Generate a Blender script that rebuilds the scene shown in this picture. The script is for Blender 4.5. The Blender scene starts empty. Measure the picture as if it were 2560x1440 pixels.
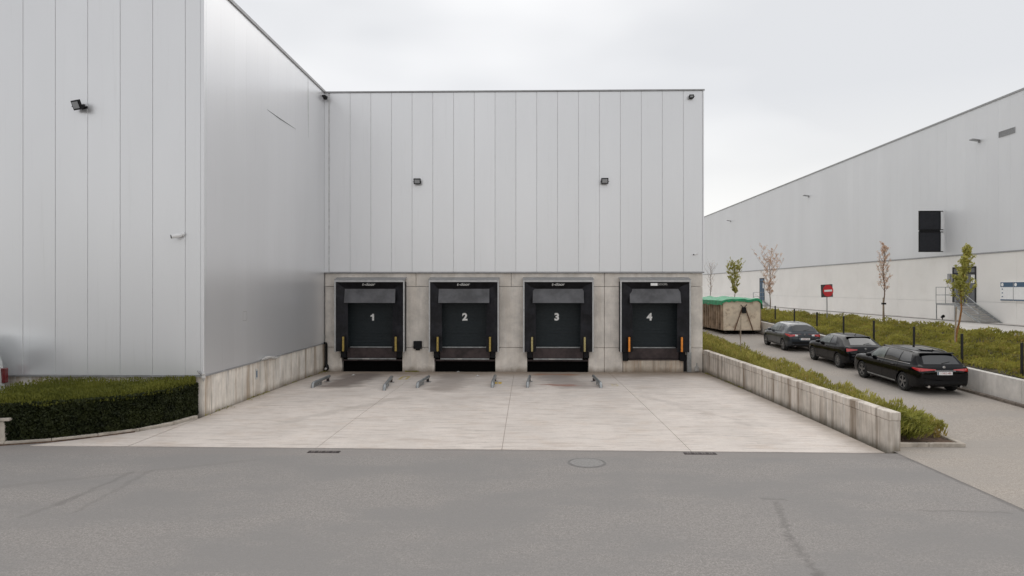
import bpy, bmesh, math, random
import numpy as np
from mathutils import Vector, Matrix, noise
from mathutils.bvhtree import BVHTree
R = math.radians
S = bpy.context.scene
COL = S.collection
random.seed(7)
rng = np.random.default_rng(11)

# ------------------------------------------------------------------ camera
HC = 3.9
YAW = math.atan(37 / 1700)
SN, CS = math.sin(YAW), math.cos(YAW)
cam_d = bpy.data.cameras.new('camera')
cam = bpy.data.objects.new('camera', cam_d)
COL.objects.link(cam)
cam.location = (0, 0, HC)
cam.rotation_euler = (R(90), 0, YAW)
cam_d.sensor_width = 36
cam_d.lens = 36 * 1700 / 2560
cam_d.clip_start = 0.1
cam_d.clip_end = 2000
S.camera = cam

# ------------------------------------------------------------------ sky
W = bpy.data.worlds.new('World')
S.world = W
W.use_nodes = True
nt = W.node_tree
nt.nodes.clear()
SUN_EL, SUN_AZ = R(48), R(16)     # azimuth measured clockwise from +Y
o = nt.nodes.new('ShaderNodeOutputWorld')
sky = nt.nodes.new('ShaderNodeTexSky')
sky.sky_type = 'NISHITA'
sky.sun_disc = False
sky.sun_elevation = SUN_EL
sky.sun_rotation = SUN_AZ
b1 = nt.nodes.new('ShaderNodeBackground')
b1.inputs[1].default_value = 0.09
nt.links.new(sky.outputs[0], b1.inputs[0])
tc = nt.nodes.new('ShaderNodeTexCoord')
mp = nt.nodes.new('ShaderNodeMapping')
mp.inputs['Scale'].default_value = (1.0, 1.0, 2.6)
mp.inputs['Location'].default_value = (0.35, 0.2, 0.1)
nt.links.new(tc.outputs['Generated'], mp.inputs[0])
nz = nt.nodes.new('ShaderNodeTexNoise')
nz.inputs['Scale'].default_value = 1.7
nz.inputs['Detail'].default_value = 3.5
nz.inputs['Roughness'].default_value = 0.45
nt.links.new(mp.outputs[0], nz.inputs['Vector'])
cr = nt.nodes.new('ShaderNodeValToRGB')
cr.color_ramp.elements[0].position = 0.40
cr.color_ramp.elements[0].color = (0.545, 0.552, 0.567, 1)
cr.color_ramp.elements[1].position = 0.60
cr.color_ramp.elements[1].color = (0.700, 0.700, 0.705, 1)
nt.links.new(nz.outputs['Fac'], cr.inputs[0])
sx = nt.nodes.new('ShaderNodeSeparateXYZ')
nt.links.new(tc.outputs['Generated'], sx.inputs[0])
mr = nt.nodes.new('ShaderNodeMapRange')
mr.inputs['From Min'].default_value = 0.0
mr.inputs['From Max'].default_value = 0.26
mr.inputs['To Min'].default_value = 1.0
mr.inputs['To Max'].default_value = 0.0
nt.links.new(sx.outputs['Z'], mr.inputs['Value'])
mx = nt.nodes.new('ShaderNodeMix')
mx.data_type = 'RGBA'
mx.inputs[7].default_value = (0.71, 0.70, 0.675, 1)
nt.links.new(mr.outputs[0], mx.inputs[0])
nt.links.new(cr.outputs[0], mx.inputs[6])
b2 = nt.nodes.new('ShaderNodeBackground')
b2.inputs[1].default_value = 1.0
nt.links.new(mx.outputs[2], b2.inputs[0])
ms = nt.nodes.new('ShaderNodeMixShader')
ms.inputs[0].default_value = 0.96
nt.links.new(b1.outputs[0], ms.inputs[1])
nt.links.new(b2.outputs[0], ms.inputs[2])
nt.links.new(ms.outputs[0], o.inputs[0])

sun_d = bpy.data.lights.new('sun', 'SUN')
sun_d.energy = 0.8
sun_d.angle = R(60)
sun_d.color = (1.0, 0.965, 0.92)
sun = bpy.data.objects.new('sun', sun_d)
COL.objects.link(sun)
to_sun = Vector((math.sin(SUN_AZ) * math.cos(SUN_EL), math.cos(SUN_AZ) * math.cos(SUN_EL), math.sin(SUN_EL)))
sun.rotation_euler = to_sun.to_track_quat('Z', 'Y').to_euler()
S.view_settings.view_transform = 'Standard'
S.view_settings.look = 'None'
S.view_settings.exposure = 0.50
S.view_settings.gamma = 1.0
S.view_settings.use_curve_mapping = False

# ------------------------------------------------------------------ survey helpers (photo measurements -> metres)
def x_at(px, Y):
    u = (px - 1280) / 1700
    return Y / (CS + u * SN) * (-SN + u * CS)
def y_at(px, X):
    u = (px - 1280) / 1700
    t = X / (u * CS - SN)
    return t * (CS + u * SN)
def z_at(py, x, y):
    return HC - (py - 720) * (-x * SN + y * CS) / 1700
def gnd(px, py, z=0.0):
    t = 1700 * (HC - z) / (py - 720)
    u = (px - 1280) / 1700
    return (t * (-SN + u * CS), t * (CS + u * SN))

# ------------------------------------------------------------------ object helpers
def tag(o, label=None, cat=None, group=None, kind=None):
    if label: o['label'] = label
    if cat: o['category'] = cat
    if group: o['group'] = group
    if kind: o['kind'] = kind
    return o
def empty(name, loc=(0, 0, 0), rz=0.0, label=None, cat=None, group=None):
    e = bpy.data.objects.new(name, None)
    e.empty_display_size = 0.2
    e.location = loc
    e.rotation_euler = (0, 0, rz)
    COL.objects.link(e)
    return tag(e, label, cat, group)
def link(name, me, mat=None, parent=None, loc=None, rot=None):
    ob = bpy.data.objects.new(name, me)
    if mat is not None and len(me.materials) == 0:
        me.materials.append(mat)
    COL.objects.link(ob)
    if parent is not None: ob.parent = parent
    if loc is not None: ob.location = loc
    if rot is not None: ob.rotation_euler = rot
    return ob
def copy_tree(o, parent=None):
    c = o.copy()
    COL.objects.link(c)
    c.parent = parent
    for ch in list(o.children):
        copy_tree(ch, c)
    return c

class MB:
    """collects boxes, tubes, polygons into one mesh"""
    def __init__(s):
        s.v = []; s.f = []
    def add(s, vs, fs):
        n = len(s.v)
        s.v += [tuple(v) for v in vs]
        s.f += [tuple(i + n for i in f) for f in fs]
        return s
    def box(s, x0, x1, y0, y1, z0, z1, M=None):
        vs = [Vector(p) for p in ((x0,y0,z0),(x1,y0,z0),(x1,y1,z0),(x0,y1,z0),(x0,y0,z1),(x1,y0,z1),(x1,y1,z1),(x0,y1,z1))]
        if M: vs = [M @ v for v in vs]
        return s.add(vs, [(0,3,2,1),(4,5,6,7),(0,1,5,4),(1,2,6,5),(2,3,7,6),(3,0,4,7)])
    def tube(s, pts, r, n=8, cap=True):
        pts = [Vector(p) for p in pts]
        rs = r if isinstance(r, (list, tuple)) else [r] * len(pts)
        vs = []; fs = []
        prev = None
        for i, p in enumerate(pts):
            d = (pts[min(i+1, len(pts)-1)] - pts[max(i-1, 0)]).normalized()
            a = Vector((0,0,1)) if abs(d.z) < 0.9 else Vector((1,0,0))
            if prev is not None: a = prev
            u = (a - d * a.dot(d)).normalized(); w = d.cross(u); prev = u
            for k in range(n):
                t = 2 * math.pi * k / n
                vs.append(p + (u * math.cos(t) + w * math.sin(t)) * rs[i])
        for i in range(len(pts) - 1):
            for k in range(n):
                a = i*n + k; b = i*n + (k+1) % n
                fs.append((a, b, b + n, a + n))
        if cap:
            fs.append(tuple(range(n))[::-1]); fs.append(tuple((len(pts)-1)*n + k for k in range(n)))
        return s.add(vs, fs)
    def lathe(s, prof, n=24, axis='Z', c=(0,0,0)):
        """prof: list of (r, h)"""
        vs = []; fs = []
        for (r, h) in prof:
            for k in range(n):
                t = 2*math.pi*k/n
                if axis == 'Z': p = (r*math.cos(t), r*math.sin(t), h)
                elif axis == 'X': p = (h, r*math.cos(t), r*math.sin(t))
                else: p = (r*math.cos(t), h, r*math.sin(t))
                vs.append((p[0]+c[0], p[1]+c[1], p[2]+c[2]))
        for i in range(len(prof)-1):
            for k in range(n):
                a = i*n+k; b = i*n+(k+1) % n
                fs.append((a, b, b+n, a+n))
        return s.add(vs, fs)
    def prism(s, poly, z0, z1):
        n = len(poly)
        zz0 = z0 if callable(z0) else (lambda x, y: z0)
        zz1 = z1 if callable(z1) else (lambda x, y: z1)
        vs = [(x, y, zz0(x, y)) for x, y in poly] + [(x, y, zz1(x, y)) for x, y in poly]
        fs = [tuple(range(n))[::-1], tuple(range(n, 2*n))]
        for i in range(n):
            j = (i+1) % n
            fs.append((i, j, j+n, i+n))
        return s.add(vs, fs)
    def mesh(s, name='m', smooth=False, fix=True, bevel=0.0, seg=1):
        me = bpy.data.meshes.new(name)
        me.from_pydata(s.v, [], s.f)
        if fix or bevel:
            bm = bmesh.new(); bm.from_mesh(me)
            if fix: bmesh.ops.recalc_face_normals(bm, faces=bm.faces)
            if bevel:
                es = [e for e in bm.edges if len(e.link_faces) == 2 and e.calc_face_angle(0) > 0.6]
                bmesh.ops.bevel(bm, geom=es, offset=bevel, segments=seg, affect='EDGES', clamp_overlap=True)
            bm.to_mesh(me); bm.free()
        if smooth:
            me.shade_smooth()
            try: me.set_sharp_from_angle(angle=R(38))
            except Exception: pass
        me.update()
        return me
    def build(s, name, mat, parent=None, loc=None, rot=None, smooth=False, bevel=0.0, seg=1, fix=True):
        return link(name, s.mesh(name, smooth, fix, bevel, seg), mat, parent, loc, rot)

def quads_mesh(name, V, mat_list=None):
    """V: (N,4,3) array of quads"""
    n = V.shape[0]
    me = bpy.data.meshes.new(name)
    me.vertices.add(n*4)
    me.vertices.foreach_set('co', V.reshape(-1).astype(np.float32))
    me.loops.add(n*4)
    me.loops.foreach_set('vertex_index', np.arange(n*4, dtype=np.int32))
    me.polygons.add(n)
    me.polygons.foreach_set('loop_start', np.arange(0, n*4, 4, dtype=np.int32))
    me.update(calc_edges=True)
    me.validate()
    return me
def leaf_quads(C, size, up=0.0, ratio=0.55, axis_bias=None):
    """C: (N,3) centres -> random leaf shaped quads"""
    n = len(C)
    d = rng.normal(size=(n, 3)); 
    if axis_bias is not None: d = d * (1 - up) + np.asarray(axis_bias) * up * 2.2
    d /= np.linalg.norm(d, axis=1)[:, None]
    e = rng.normal(size=(n, 3))
    e -= d * (e * d).sum(1)[:, None]
    e /= np.linalg.norm(e, axis=1)[:, None]
    s = size * rng.uniform(0.6, 1.35, n)[:, None]
    a = d * s; b = e * s * ratio * 0.5
    return np.stack([C - a*0.5, C + b, C + a*0.5, C - b], 1)

def text_part(body, size, mat, loc, rot, parent, name='lettering', depth=0.004, sx=1.0, bold=0.0, shear=0.0):
    cu = bpy.data.curves.new('t', 'FONT')
    cu.body = body; cu.size = size; cu.extrude = depth; cu.align_x = 'CENTER'; cu.align_y = 'CENTER'
    cu.offset = bold; cu.shear = shear
    tmp = bpy.data.objects.new('t', cu); COL.objects.link(tmp)
    bpy.context.view_layer.update()
    dg = bpy.context.evaluated_depsgraph_get()
    me = bpy.data.meshes.new_from_object(tmp.evaluated_get(dg))
    bpy.data.objects.remove(tmp)
    me.materials.clear()
    ob = link(name, me, mat, parent, loc, rot)
    ob.scale = (sx, 1, 1)
    return ob

# ------------------------------------------------------------------ materials
class NT:
    def __init__(s, m):
        s.t = m.node_tree; s.n = s.t.nodes; s.l = s.t.links
        s.pos = s.n.new('ShaderNodeNewGeometry').outputs['Position']
    def lk(s, a, b): s.l.new(a, b)
    def inp(s, sock, v):
        if hasattr(v, 'is_output') or isinstance(v, bpy.types.NodeSocket): s.l.new(v, sock)
        else: sock.default_value = v
    def mapping(s, scale=(1,1,1), rot=(0,0,0), loc=(0,0,0), vec=None):
        m = s.n.new('ShaderNodeMapping')
        m.inputs['Scale'].default_value = scale; m.inputs['Rotation'].default_value = rot; m.inputs['Location'].default_value = loc
        s.l.new(vec or s.pos, m.inputs[0]); return m.outputs[0]
    def noise(s, scale, detail=4, rough=0.55, vec=None, dist=0.0):
        n = s.n.new('ShaderNodeTexNoise')
        n.inputs['Scale'].default_value = scale; n.inputs['Detail'].default_value = detail
        n.inputs['Roughness'].default_value = rough; n.inputs['Distortion'].default_value = dist
        s.l.new(vec or s.pos, n.inputs['Vector']); return n.outputs['Fac']
    def ramp(s, v, a, b, ca=0.0, cb=1.0):
        m = s.n.new('ShaderNodeMapRange'); m.interpolation_type = 'SMOOTHSTEP'
        m.inputs['From Min'].default_value = a; m.inputs['From Max'].default_value = b
        m.inputs['To Min'].default_value = ca; m.inputs['To Max'].default_value = cb
        s.inp(m.inputs['Value'], v); return m.outputs[0]
    def math(s, op, a, b=0.0):
        m = s.n.new('ShaderNodeMath'); m.operation = op
        s.inp(m.inputs[0], a); s.inp(m.inputs[1], b); return m.outputs[0]
    def mix(s, f, a, b, mode='MIX'):
        m = s.n.new('ShaderNodeMix'); m.data_type = 'RGBA'; m.blend_type = mode
        s.inp(m.inputs[0], f)
        s.inp(m.inputs[6], a if not isinstance(a, tuple) else (*a[:3], 1))
        s.inp(m.inputs[7], b if not isinstance(b, tuple) else (*b[:3], 1))
        return m.outputs[2]
    def bump(s, h, strength=0.3, dist=0.01):
        b = s.n.new('ShaderNodeBump'); b.inputs['Strength'].default_value = strength; b.inputs['Distance'].default_value = dist
        s.l.new(h, b.inputs['Height']); return b.outputs[0]
    def sep(s, vec=None):
        q = s.n.new('ShaderNodeSeparateXYZ'); s.l.new(vec or s.pos, q.inputs[0]); return q.outputs
    def vm(s, op, a, b=None, out=0):
        m = s.n.new('ShaderNodeVectorMath'); m.operation = op
        s.inp(m.inputs[0], a)
        if b is not None:
            if op == 'SCALE': s.inp(m.inputs['Scale'], b)
            else: s.inp(m.inputs[1], b)
        return m.outputs[out]
    def seg(s, A, B, w, wob=0.1, wscale=2.0):
        """soft mask round the ground segment A-B"""
        A = Vector((A[0], A[1], 0)); B = Vector((B[0], B[1], 0))
        L = (B - A).length; d = (B - A) / L
        p = s.vm('MULTIPLY', s.pos, (1, 1, 0))
        if wob:
            n = s.n.new('ShaderNodeTexNoise'); n.inputs['Scale'].default_value = wscale; n.inputs['Detail'].default_value = 4
            s.l.new(s.pos, n.inputs['Vector'])
            q = s.vm('SUBTRACT', n.outputs['Color'], (0.5, 0.5, 0.5))
            q = s.vm('SCALE', q, wob)
            q = s.vm('MULTIPLY', q, (1, 1, 0))
            p = s.vm('ADD', p, q)
        p = s.vm('SUBTRACT', p, tuple(A))
        t = s.n.new('ShaderNodeVectorMath'); t.operation = 'DOT_PRODUCT'
        s.l.new(p, t.inputs[0]); t.inputs[1].default_value = tuple(d)
        tt = s.math('MINIMUM', s.math('MAXIMUM', t.outputs['Value'], 0.0), L)
        cp = s.n.new('ShaderNodeVectorMath'); cp.operation = 'SCALE'
        cp.inputs[0].default_value = tuple(d); s.l.new(tt, cp.inputs['Scale'])
        df = s.n.new('ShaderNodeVectorMath'); df.operation = 'DISTANCE'
        s.l.new(p, df.inputs[0]); s.l.new(cp.outputs[0], df.inputs[1])
        return s.ramp(df.outputs['Value'], w, 0.25 * w)
def newmat(name):
    m = bpy.data.materials.new(name); m.use_nodes = True
    p = m.node_tree.nodes['Principled BSDF']
    return m, NT(m), p
def simple(name, col, rough=0.5, metal=0.0, var=0.12, vs=6.0, bump=0.0, bs=60.0, coat=0.0, spec=0.5, dirt=None):
    m, n, p = newmat(name)
    f = n.ramp(n.noise(vs, 5, 0.6), 0.3, 0.7)
    a = tuple(c * (1 - var) for c in col); b = tuple(min(1, c * (1 + var)) for c in col)
    c = n.mix(f, a, b)
    if dirt:
        c = n.mix(n.ramp(n.noise(dirt[1], 6, 0.65), 0.5, 0.75, 0, dirt[2]), c, dirt[0])
    n.lk(c, p.inputs['Base Color'])
    p.inputs['Roughness'].default_value = rough
    p.inputs['Metallic'].default_value = metal
    p.inputs['Specular IOR Level'].default_value = spec
    p.inputs['Coat Weight'].default_value = coat
    p.inputs['Coat Roughness'].default_value = 0.03
    if bump:
        n.lk(n.bump(n.noise(bs, 4, 0.6), bump, 0.01), p.inputs['Normal'])
    return m

def mk_cladding(name, col, rough=0.30, spec=0.5, metal=0.48):
    m, n, p = newmat(name)
    oi = n.n.new('ShaderNodeObjectInfo')
    f = n.ramp(n.noise(0.35, 3, 0.5, n.mapping((1, 1, 0.35))), 0.3, 0.7)
    c = n.mix(f, tuple(k * 0.965 for k in col), tuple(k * 1.025 for k in col))
    c = n.mix(n.math('MULTIPLY', oi.outputs['Random'], 0.5), c, tuple(k * 0.95 for k in col))
    st = n.ramp(n.noise(2.0, 6, 0.7, n.mapping((3, 3, 0.12))), 0.55, 0.85, 0, 0.16)
    c = n.mix(st, c, (0.32, 0.31, 0.29))
    n.lk(c, p.inputs['Base Color'])
    p.inputs['Roughness'].default_value = rough
    p.inputs['Metallic'].default_value = metal
    p.inputs['Specular IOR Level'].default_value = spec
    h = n.noise(1.1, 2, 0.4, n.mapping((1, 1, 0.3)))
    n.lk(n.bump(h, 0.12, 0.02), p.inputs['Normal'])
    return m
M = {}
M['clad'] = mk_cladding('pale_grey_sheet', (0.765, 0.77, 0.785))
M['clad_far'] = mk_cladding('far_grey_sheet', (0.75, 0.755, 0.77), 0.42, 0.4, 0.12)
M['joint'] = simple('panel_joint', (0.62, 0.62, 0.625), 0.6, 0.1)
M['trim'] = simple('grey_trim', (0.33, 0.33, 0.335), 0.45, 0.2)
M['trim_light'] = simple('light_trim', (0.60, 0.605, 0.60), 0.4, 0.1)

def mk_concrete(name, col, streak=0.5, warm=(0.30, 0.24, 0.18), basez=0.0, blotch=0.5, mossy=0.0):
    m, n, p = newmat(name)
    c = n.mix(n.ramp(n.noise(1.3, 6, 0.62), 0.3, 0.72), tuple(k * 0.82 for k in col), tuple(k * 1.12 for k in col))
    c = n.mix(n.ramp(n.noise(0.7, 5, 0.7, n.mapping((1, 1, 1), loc=(3, 7, 1))), 0.5, 0.75, 0, blotch), c, tuple(k * 0.72 for k in col))
    # vertical run-off streaks
    s1 = n.ramp(n.noise(3.0, 6, 0.7, n.mapping((0.75, 0.75, 0.05))), 0.46, 0.66, 0, streak)
    c = n.mix(s1, c, warm)
    s2 = n.ramp(n.noise(5.0, 4, 0.6, n.mapping((1.1, 1.1, 0.10), loc=(9, 2, 0))), 0.55, 0.7, 0, streak * 0.75)
    c = n.mix(s2, c, tuple(k * 0.42 for k in col))
    s3 = n.ramp(n.noise(4.0, 4, 0.6, n.mapping((2.0, 2.0, 0.1), loc=(4, 12, 0))), 0.58, 0.7, 0, streak * 0.6)
    c = n.mix(s3, c, tuple(min(0.8, k * 1.45) for k in col))
    fs_ = n.ramp(n.noise(6.0, 5, 0.7, n.mapping((2.4, 2.4, 0.25), loc=(1, 5, 0))), 0.5, 0.75, 0, streak * 0.45)
    c = n.mix(fs_, c, tuple(k * 0.36 for k in col))
    z = n.sep()[2]
    zz = n.math('ADD', z, n.math('MULTIPLY', n.noise(3.0, 4, 0.6), 0.35))
    low = n.ramp(zz, basez + 0.5, basez + 0.15, 0, 0.75)
    c = n.mix(low, c, (0.13, 0.105, 0.065) if mossy else (0.2, 0.155, 0.11))
    n.lk(c, p.inputs['Base Color'])
    p.inputs['Roughness'].default_value = 0.88
    h = n.math('ADD', n.noise(30, 6, 0.7), n.math('MULTIPLY', n.noise(3, 4), 1.5))
    n.lk(n.bump(h, 0.35, 0.01), p.inputs['Normal'])
    return m
M['conc'] = mk_concrete('dock_wall_concrete', (0.80, 0.745, 0.68), 0.17, (0.46, 0.36, 0.25), -0.15, 0.65)
M['conc_wing'] = mk_concrete('streaked_plinth_concrete', (0.78, 0.73, 0.66), 0.8, (0.36, 0.26, 0.17), -0.1, 0.4)
M['conc_wall'] = mk_concrete('retaining_concrete', (0.70, 0.635, 0.56), 0.9, (0.24, 0.175, 0.12), -0.1, 0.55, 1)
M['conc_far'] = simple('far_concrete', (0.86, 0.835, 0.80), 0.9, var=0.03, vs=0.4, bump=0.1, bs=20, dirt=((0.68, 0.64, 0.58), 0.5, 0.25))
M['conc_right'] = mk_concrete('low_wall_concrete', (0.72, 0.685, 0.64), 0.2, (0.35, 0.3, 0.25), -0.3, 0.3)
M['kerb'] = simple('kerb_concrete', (0.46, 0.41, 0.35), 0.9, var=0.2, vs=3, bump=0.4, bs=40, dirt=((0.16, 0.12, 0.085), 2.0, 0.6))

def mk_asphalt(name, base, tint, marks=True, joint=False):
    m, n, p = newmat(name)
    fine = n.noise(38, 5, 0.85)
    c = n.mix(n.ramp(fine, 0.34, 0.66), tuple(k * 0.66 for k in base), tuple(k * 1.36 for k in base))
    gg = n.noise(16, 2, 0.9)
    c = n.mix(n.ramp(gg, 0.36, 0.5, 0.6, 0), c, tuple(k * 0.72 for k in base))
    c = n.mix(n.ramp(gg, 0.55, 0.68, 0, 0.6), c, tuple(k * 1.3 for k in base))
    med = n.ramp(n.noise(5, 6, 0.8), 0.42, 0.7, 0, 0.35)
    c = n.mix(med, c, tuple(k * 0.74 for k in base))
    big = n.ramp(n.noise(0.3, 6, 0.65, n.mapping((1, 1.8, 1), loc=(2, 5, 0))), 0.38, 0.62, 0, 0.8)
    c = n.mix(big, c, tint)
    sp = n.ramp(n.noise(140, 1, 0.5), 0.66, 0.74, 0, 0.5)
    c = n.mix(sp, c, tuple(min(0.7, k * 1.9) for k in base))
    if marks:
        A = gnd(1940, 1255); B = gnd(1975, 1345); C = gnd(2050, 1440)
        dk = tuple(k * 0.55 for k in base)
        for a, b, w in ((A, B, 0.09), (B, C, 0.11), (C, (C[0] + 0.5, C[1] - 1.4), 0.12)):
            c = n.mix(n.math('MULTIPLY', n.math('MULTIPLY', n.seg(a, b, w, 0.30, 6.0), n.ramp(n.noise(9, 4, 0.8), 0.3, 0.6, 0.25, 1.0)), 0.55), c, dk)
        # old tyre marks and a few scuffs
        for a, b, w, k in ((gnd(150, 1260), gnd(330, 1180), 0.10, 0.35), (gnd(190, 1280), gnd(380, 1175), 0.08, 0.28),
                           (gnd(60, 1290), gnd(200, 1240), 0.12, 0.25), (gnd(1905, 1245), gnd(1965, 1250), 0.07, 0.4),
                           (gnd(20, 1215), gnd(640, 1150), 0.16, 0.16), (gnd(2300, 1275), gnd(2520, 1282), 0.07, 0.35)):
            c = n.mix(n.math('MULTIPLY', n.seg(a, b, w, 0.3, 3.0), k), c, dk)
        for a, b, w, k in (((8.72, 16.1), (8.72, 6.0), 0.10, 0.6), ((-9.5, 16.47), (8.6, 16.18), 0.09, 0.45), ((8.2, 16.0), (9.3, 15.2), 0.25, 0.3)):
            c = n.mix(n.math('MULTIPLY', n.seg(a, b, w, 0.14, 4.0), k), c, dk)
        # resurfaced band beside the apron
        y = n.sep()[1]
        c = n.mix(n.ramp(n.math('ADD', y, n.math('MULTIPLY', n.noise(1.0, 3), 0.3)), 15.75, 16.05, 0, 0.35), c, (0.29, 0.26, 0.24))
    n.lk(c, p.inputs['Base Color'])
    p.inputs['Roughness'].default_value = 0.9
    p.inputs['Specular IOR Level'].default_value = 0.3
    n.lk(n.bump(n.math('ADD', fine, n.math('MULTIPLY', n.noise(25, 3), 0.7)), 0.5, 0.008), p.inputs['Normal'])
    return m
M['asphalt'] = mk_asphalt('worn_asphalt', (0.288, 0.268, 0.252), (0.242, 0.231, 0.222))
M['drive'] = mk_asphalt('tan_driveway', (0.385, 0.342, 0.300), (0.34, 0.31, 0.28), marks=False)
M['yard'] = simple('yard_concrete', (0.58, 0.55, 0.515), 0.9, var=0.1, vs=0.8, bump=0.2)
M['soil'] = simple('bed_soil', (0.13, 0.085, 0.06), 1.0, var=0.4, vs=9, bump=0.8, bs=25)
M['earth'] = simple('earth', (0.10, 0.085, 0.055), 1.0, var=0.4, vs=3, bump=0.6, bs=20)

def mk_apron():
    m, n, p = newmat('apron_concrete')
    base = (0.70, 0.632, 0.575)
    oi = n.n.new('ShaderNodeObjectInfo')
    c = n.mix(n.ramp(n.noise(0.55, 7, 0.65, n.mapping((1, 0.55, 1))), 0.3, 0.7), tuple(k * 0.86 for k in base), tuple(k * 1.08 for k in base))
    c = n.mix(n.math('MULTIPLY', oi.outputs['Random'], 0.4), c, tuple(k * 0.88 for k in base))
    # sweeping brush / tyre streaks running across
    st = n.ramp(n.noise(1.6, 7, 0.72, n.mapping((0.5, 2.2, 1), rot=(0, 0, R(6)), loc=(3, 1, 0))), 0.48, 0.68, 0, 0.62)
    c = n.mix(st, c, (0.47, 0.40, 0.35))
    sc = n.ramp(n.noise(2.5, 5, 0.7, n.mapping((0.35, 3, 1), rot=(0, 0, R(-14)), loc=(8, 4, 0))), 0.52, 0.66, 0, 0.6)
    c = n.mix(sc, c, (0.36, 0.315, 0.28))
    wh = n.ramp(n.noise(1.4, 6, 0.7, n.mapping((0.6, 2.4, 1), loc=(12, 4, 0))), 0.56, 0.74, 0, 0.5)
    c = n.mix(wh, c, (0.78, 0.755, 0.73))
    # dirt gathering near the dock wall
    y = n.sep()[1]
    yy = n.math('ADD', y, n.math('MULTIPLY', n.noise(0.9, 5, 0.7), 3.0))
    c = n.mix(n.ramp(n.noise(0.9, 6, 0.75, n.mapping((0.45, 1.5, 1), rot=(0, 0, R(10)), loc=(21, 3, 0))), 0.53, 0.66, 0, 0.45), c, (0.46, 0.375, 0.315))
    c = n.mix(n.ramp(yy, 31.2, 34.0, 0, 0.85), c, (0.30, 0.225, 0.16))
    c = n.mix(n.ramp(n.noise(1.1, 5, 0.7, n.mapping((1, 1, 1), loc=(31, 8, 0))), 0.52, 0.66, 0, 0.3), c, (0.58, 0.47, 0.38))
    # and along the two side walls
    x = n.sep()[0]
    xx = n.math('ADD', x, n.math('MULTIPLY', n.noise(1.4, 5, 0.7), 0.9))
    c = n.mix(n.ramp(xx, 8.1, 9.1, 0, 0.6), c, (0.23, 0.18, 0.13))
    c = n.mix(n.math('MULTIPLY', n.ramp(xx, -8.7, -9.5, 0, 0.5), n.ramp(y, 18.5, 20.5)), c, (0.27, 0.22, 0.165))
    # tyre marks and rust stains in front of the docks
    for (a, b, w, k, col) in (((x_at(905, 30.8), 31.2), (x_at(845, 27.5), 27.6), 1.3, 0.9, (0.17, 0.135, 0.115)),
                              ((x_at(1130, 30), 31.0), (x_at(1110, 26), 26.4), 1.1, 0.6, (0.26, 0.215, 0.185)),
                              ((x_at(1390, 30), 30.6), (x_at(1440, 27), 27.6), 1.3, 0.6, (0.21, 0.17, 0.155)),
                              ((x_at(1375, 28), 27.9), (x_at(1425, 28), 27.7), 0.5, 0.8, (0.30, 0.13, 0.085)),
                              ((x_at(1340, 31), 31.8), (x_at(1440, 31), 31.7), 0.4, 0.8, (0.32, 0.14, 0.07)),
                              ((x_at(1620, 24), 24.8), (x_at(1860, 20), 19.5), 0.3, 0.22, (0.26, 0.225, 0.2)),
                              ((x_at(1000, 24), 24.2), (x_at(700, 19.5), 19.5), 0.35, 0.25, (0.27, 0.235, 0.2))):
        c = n.mix(n.math('MULTIPLY', n.seg(a, b, w, 1.1, 1.6), k), c, col)
    gr = n.noise(24, 5, 0.8)
    c = n.mix(n.ramp(gr, 0.35, 0.68, 0, 0.25), c, (0.42, 0.37, 0.33))
    c = n.mix(n.ramp(n.noise(3.5, 5, 0.75, n.mapping((1, 1, 1), loc=(2, 9, 0))), 0.60, 0.68, 0, 0.35), c, (0.36, 0.31, 0.27))
    n.lk(c, p.inputs['Base Color'])
    p.inputs['Roughness'].default_value = 0.8
    n.lk(n.bump(n.noise(45, 5, 0.7), 0.2, 0.005), p.inputs['Normal'])
    return m
M['apron'] = mk_apron()
M['sealant'] = simple('joint_sealant', (0.42, 0.37, 0.32), 0.9)
M['black_rubber'] = simple('black_rubber', (0.0065, 0.0065, 0.0085), 0.5, var=0.5, vs=2.5, bump=0.6, bs=5, spec=0.22)
M['curtain'] = simple('dusty_black_curtain', (0.010, 0.010, 0.0135), 0.5, var=0.55, vs=1.8, bump=0.9, bs=4, spec=0.25, dirt=((0.035, 0.033, 0.037), 1.6, 0.6))
M['grey_fabric'] = simple('grey_flap_fabric', (0.10, 0.10, 0.107), 0.42, var=0.3, vs=1.6, bump=0.7, bs=3, spec=0.4)
M['alu'] = simple('aluminium_profile', (0.50, 0.505, 0.505), 0.4, 0.35, var=0.1)
M['galv'] = simple('galvanised_steel', (0.36, 0.375, 0.38), 0.42, 0.7, var=0.2, vs=8)
M['door'] = simple('slate_door_panel', (0.019, 0.026, 0.030), 0.45, var=0.1, bump=0.1, spec=0.22)
M['rust'] = simple('rusty_brown_steel', (0.05, 0.036, 0.036), 0.6, 0.3, var=0.4, vs=3)
M['void'] = simple('shade_black', (0.003, 0.003, 0.003), 0.9, spec=0.1)  # near-black colour stands in for shade inside the dock recesses and gaps
M['white'] = simple('white_print', (0.88, 0.88, 0.87), 0.5, var=0.03)
M['white_dirty'] = simple('dirty_white', (0.5, 0.49, 0.47), 0.6, var=0.2)
M['yellow'] = simple('faded_yellow', (0.40, 0.29, 0.07), 0.6, var=0.25, vs=14, dirt=((0.2, 0.13, 0.06), 6, 0.5))
M['pale_yellow'] = simple('pale_yellow', (0.42, 0.35, 0.15), 0.6, var=0.25, vs=14, dirt=((0.25, 0.2, 0.12), 6, 0.5))
M['orange'] = simple('orange_plastic', (0.80, 0.27, 0.03), 0.5, var=0.15, vs=10)
M['floor_yellow'] = simple('worn_floor_yellow', (0.50, 0.40, 0.16), 0.8, var=0.25, vs=12, dirt=((0.45, 0.4, 0.34), 7, 0.9))
M['black_plastic'] = simple('black_plastic', (0.008, 0.008, 0.009), 0.45, spec=0.25)
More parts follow.
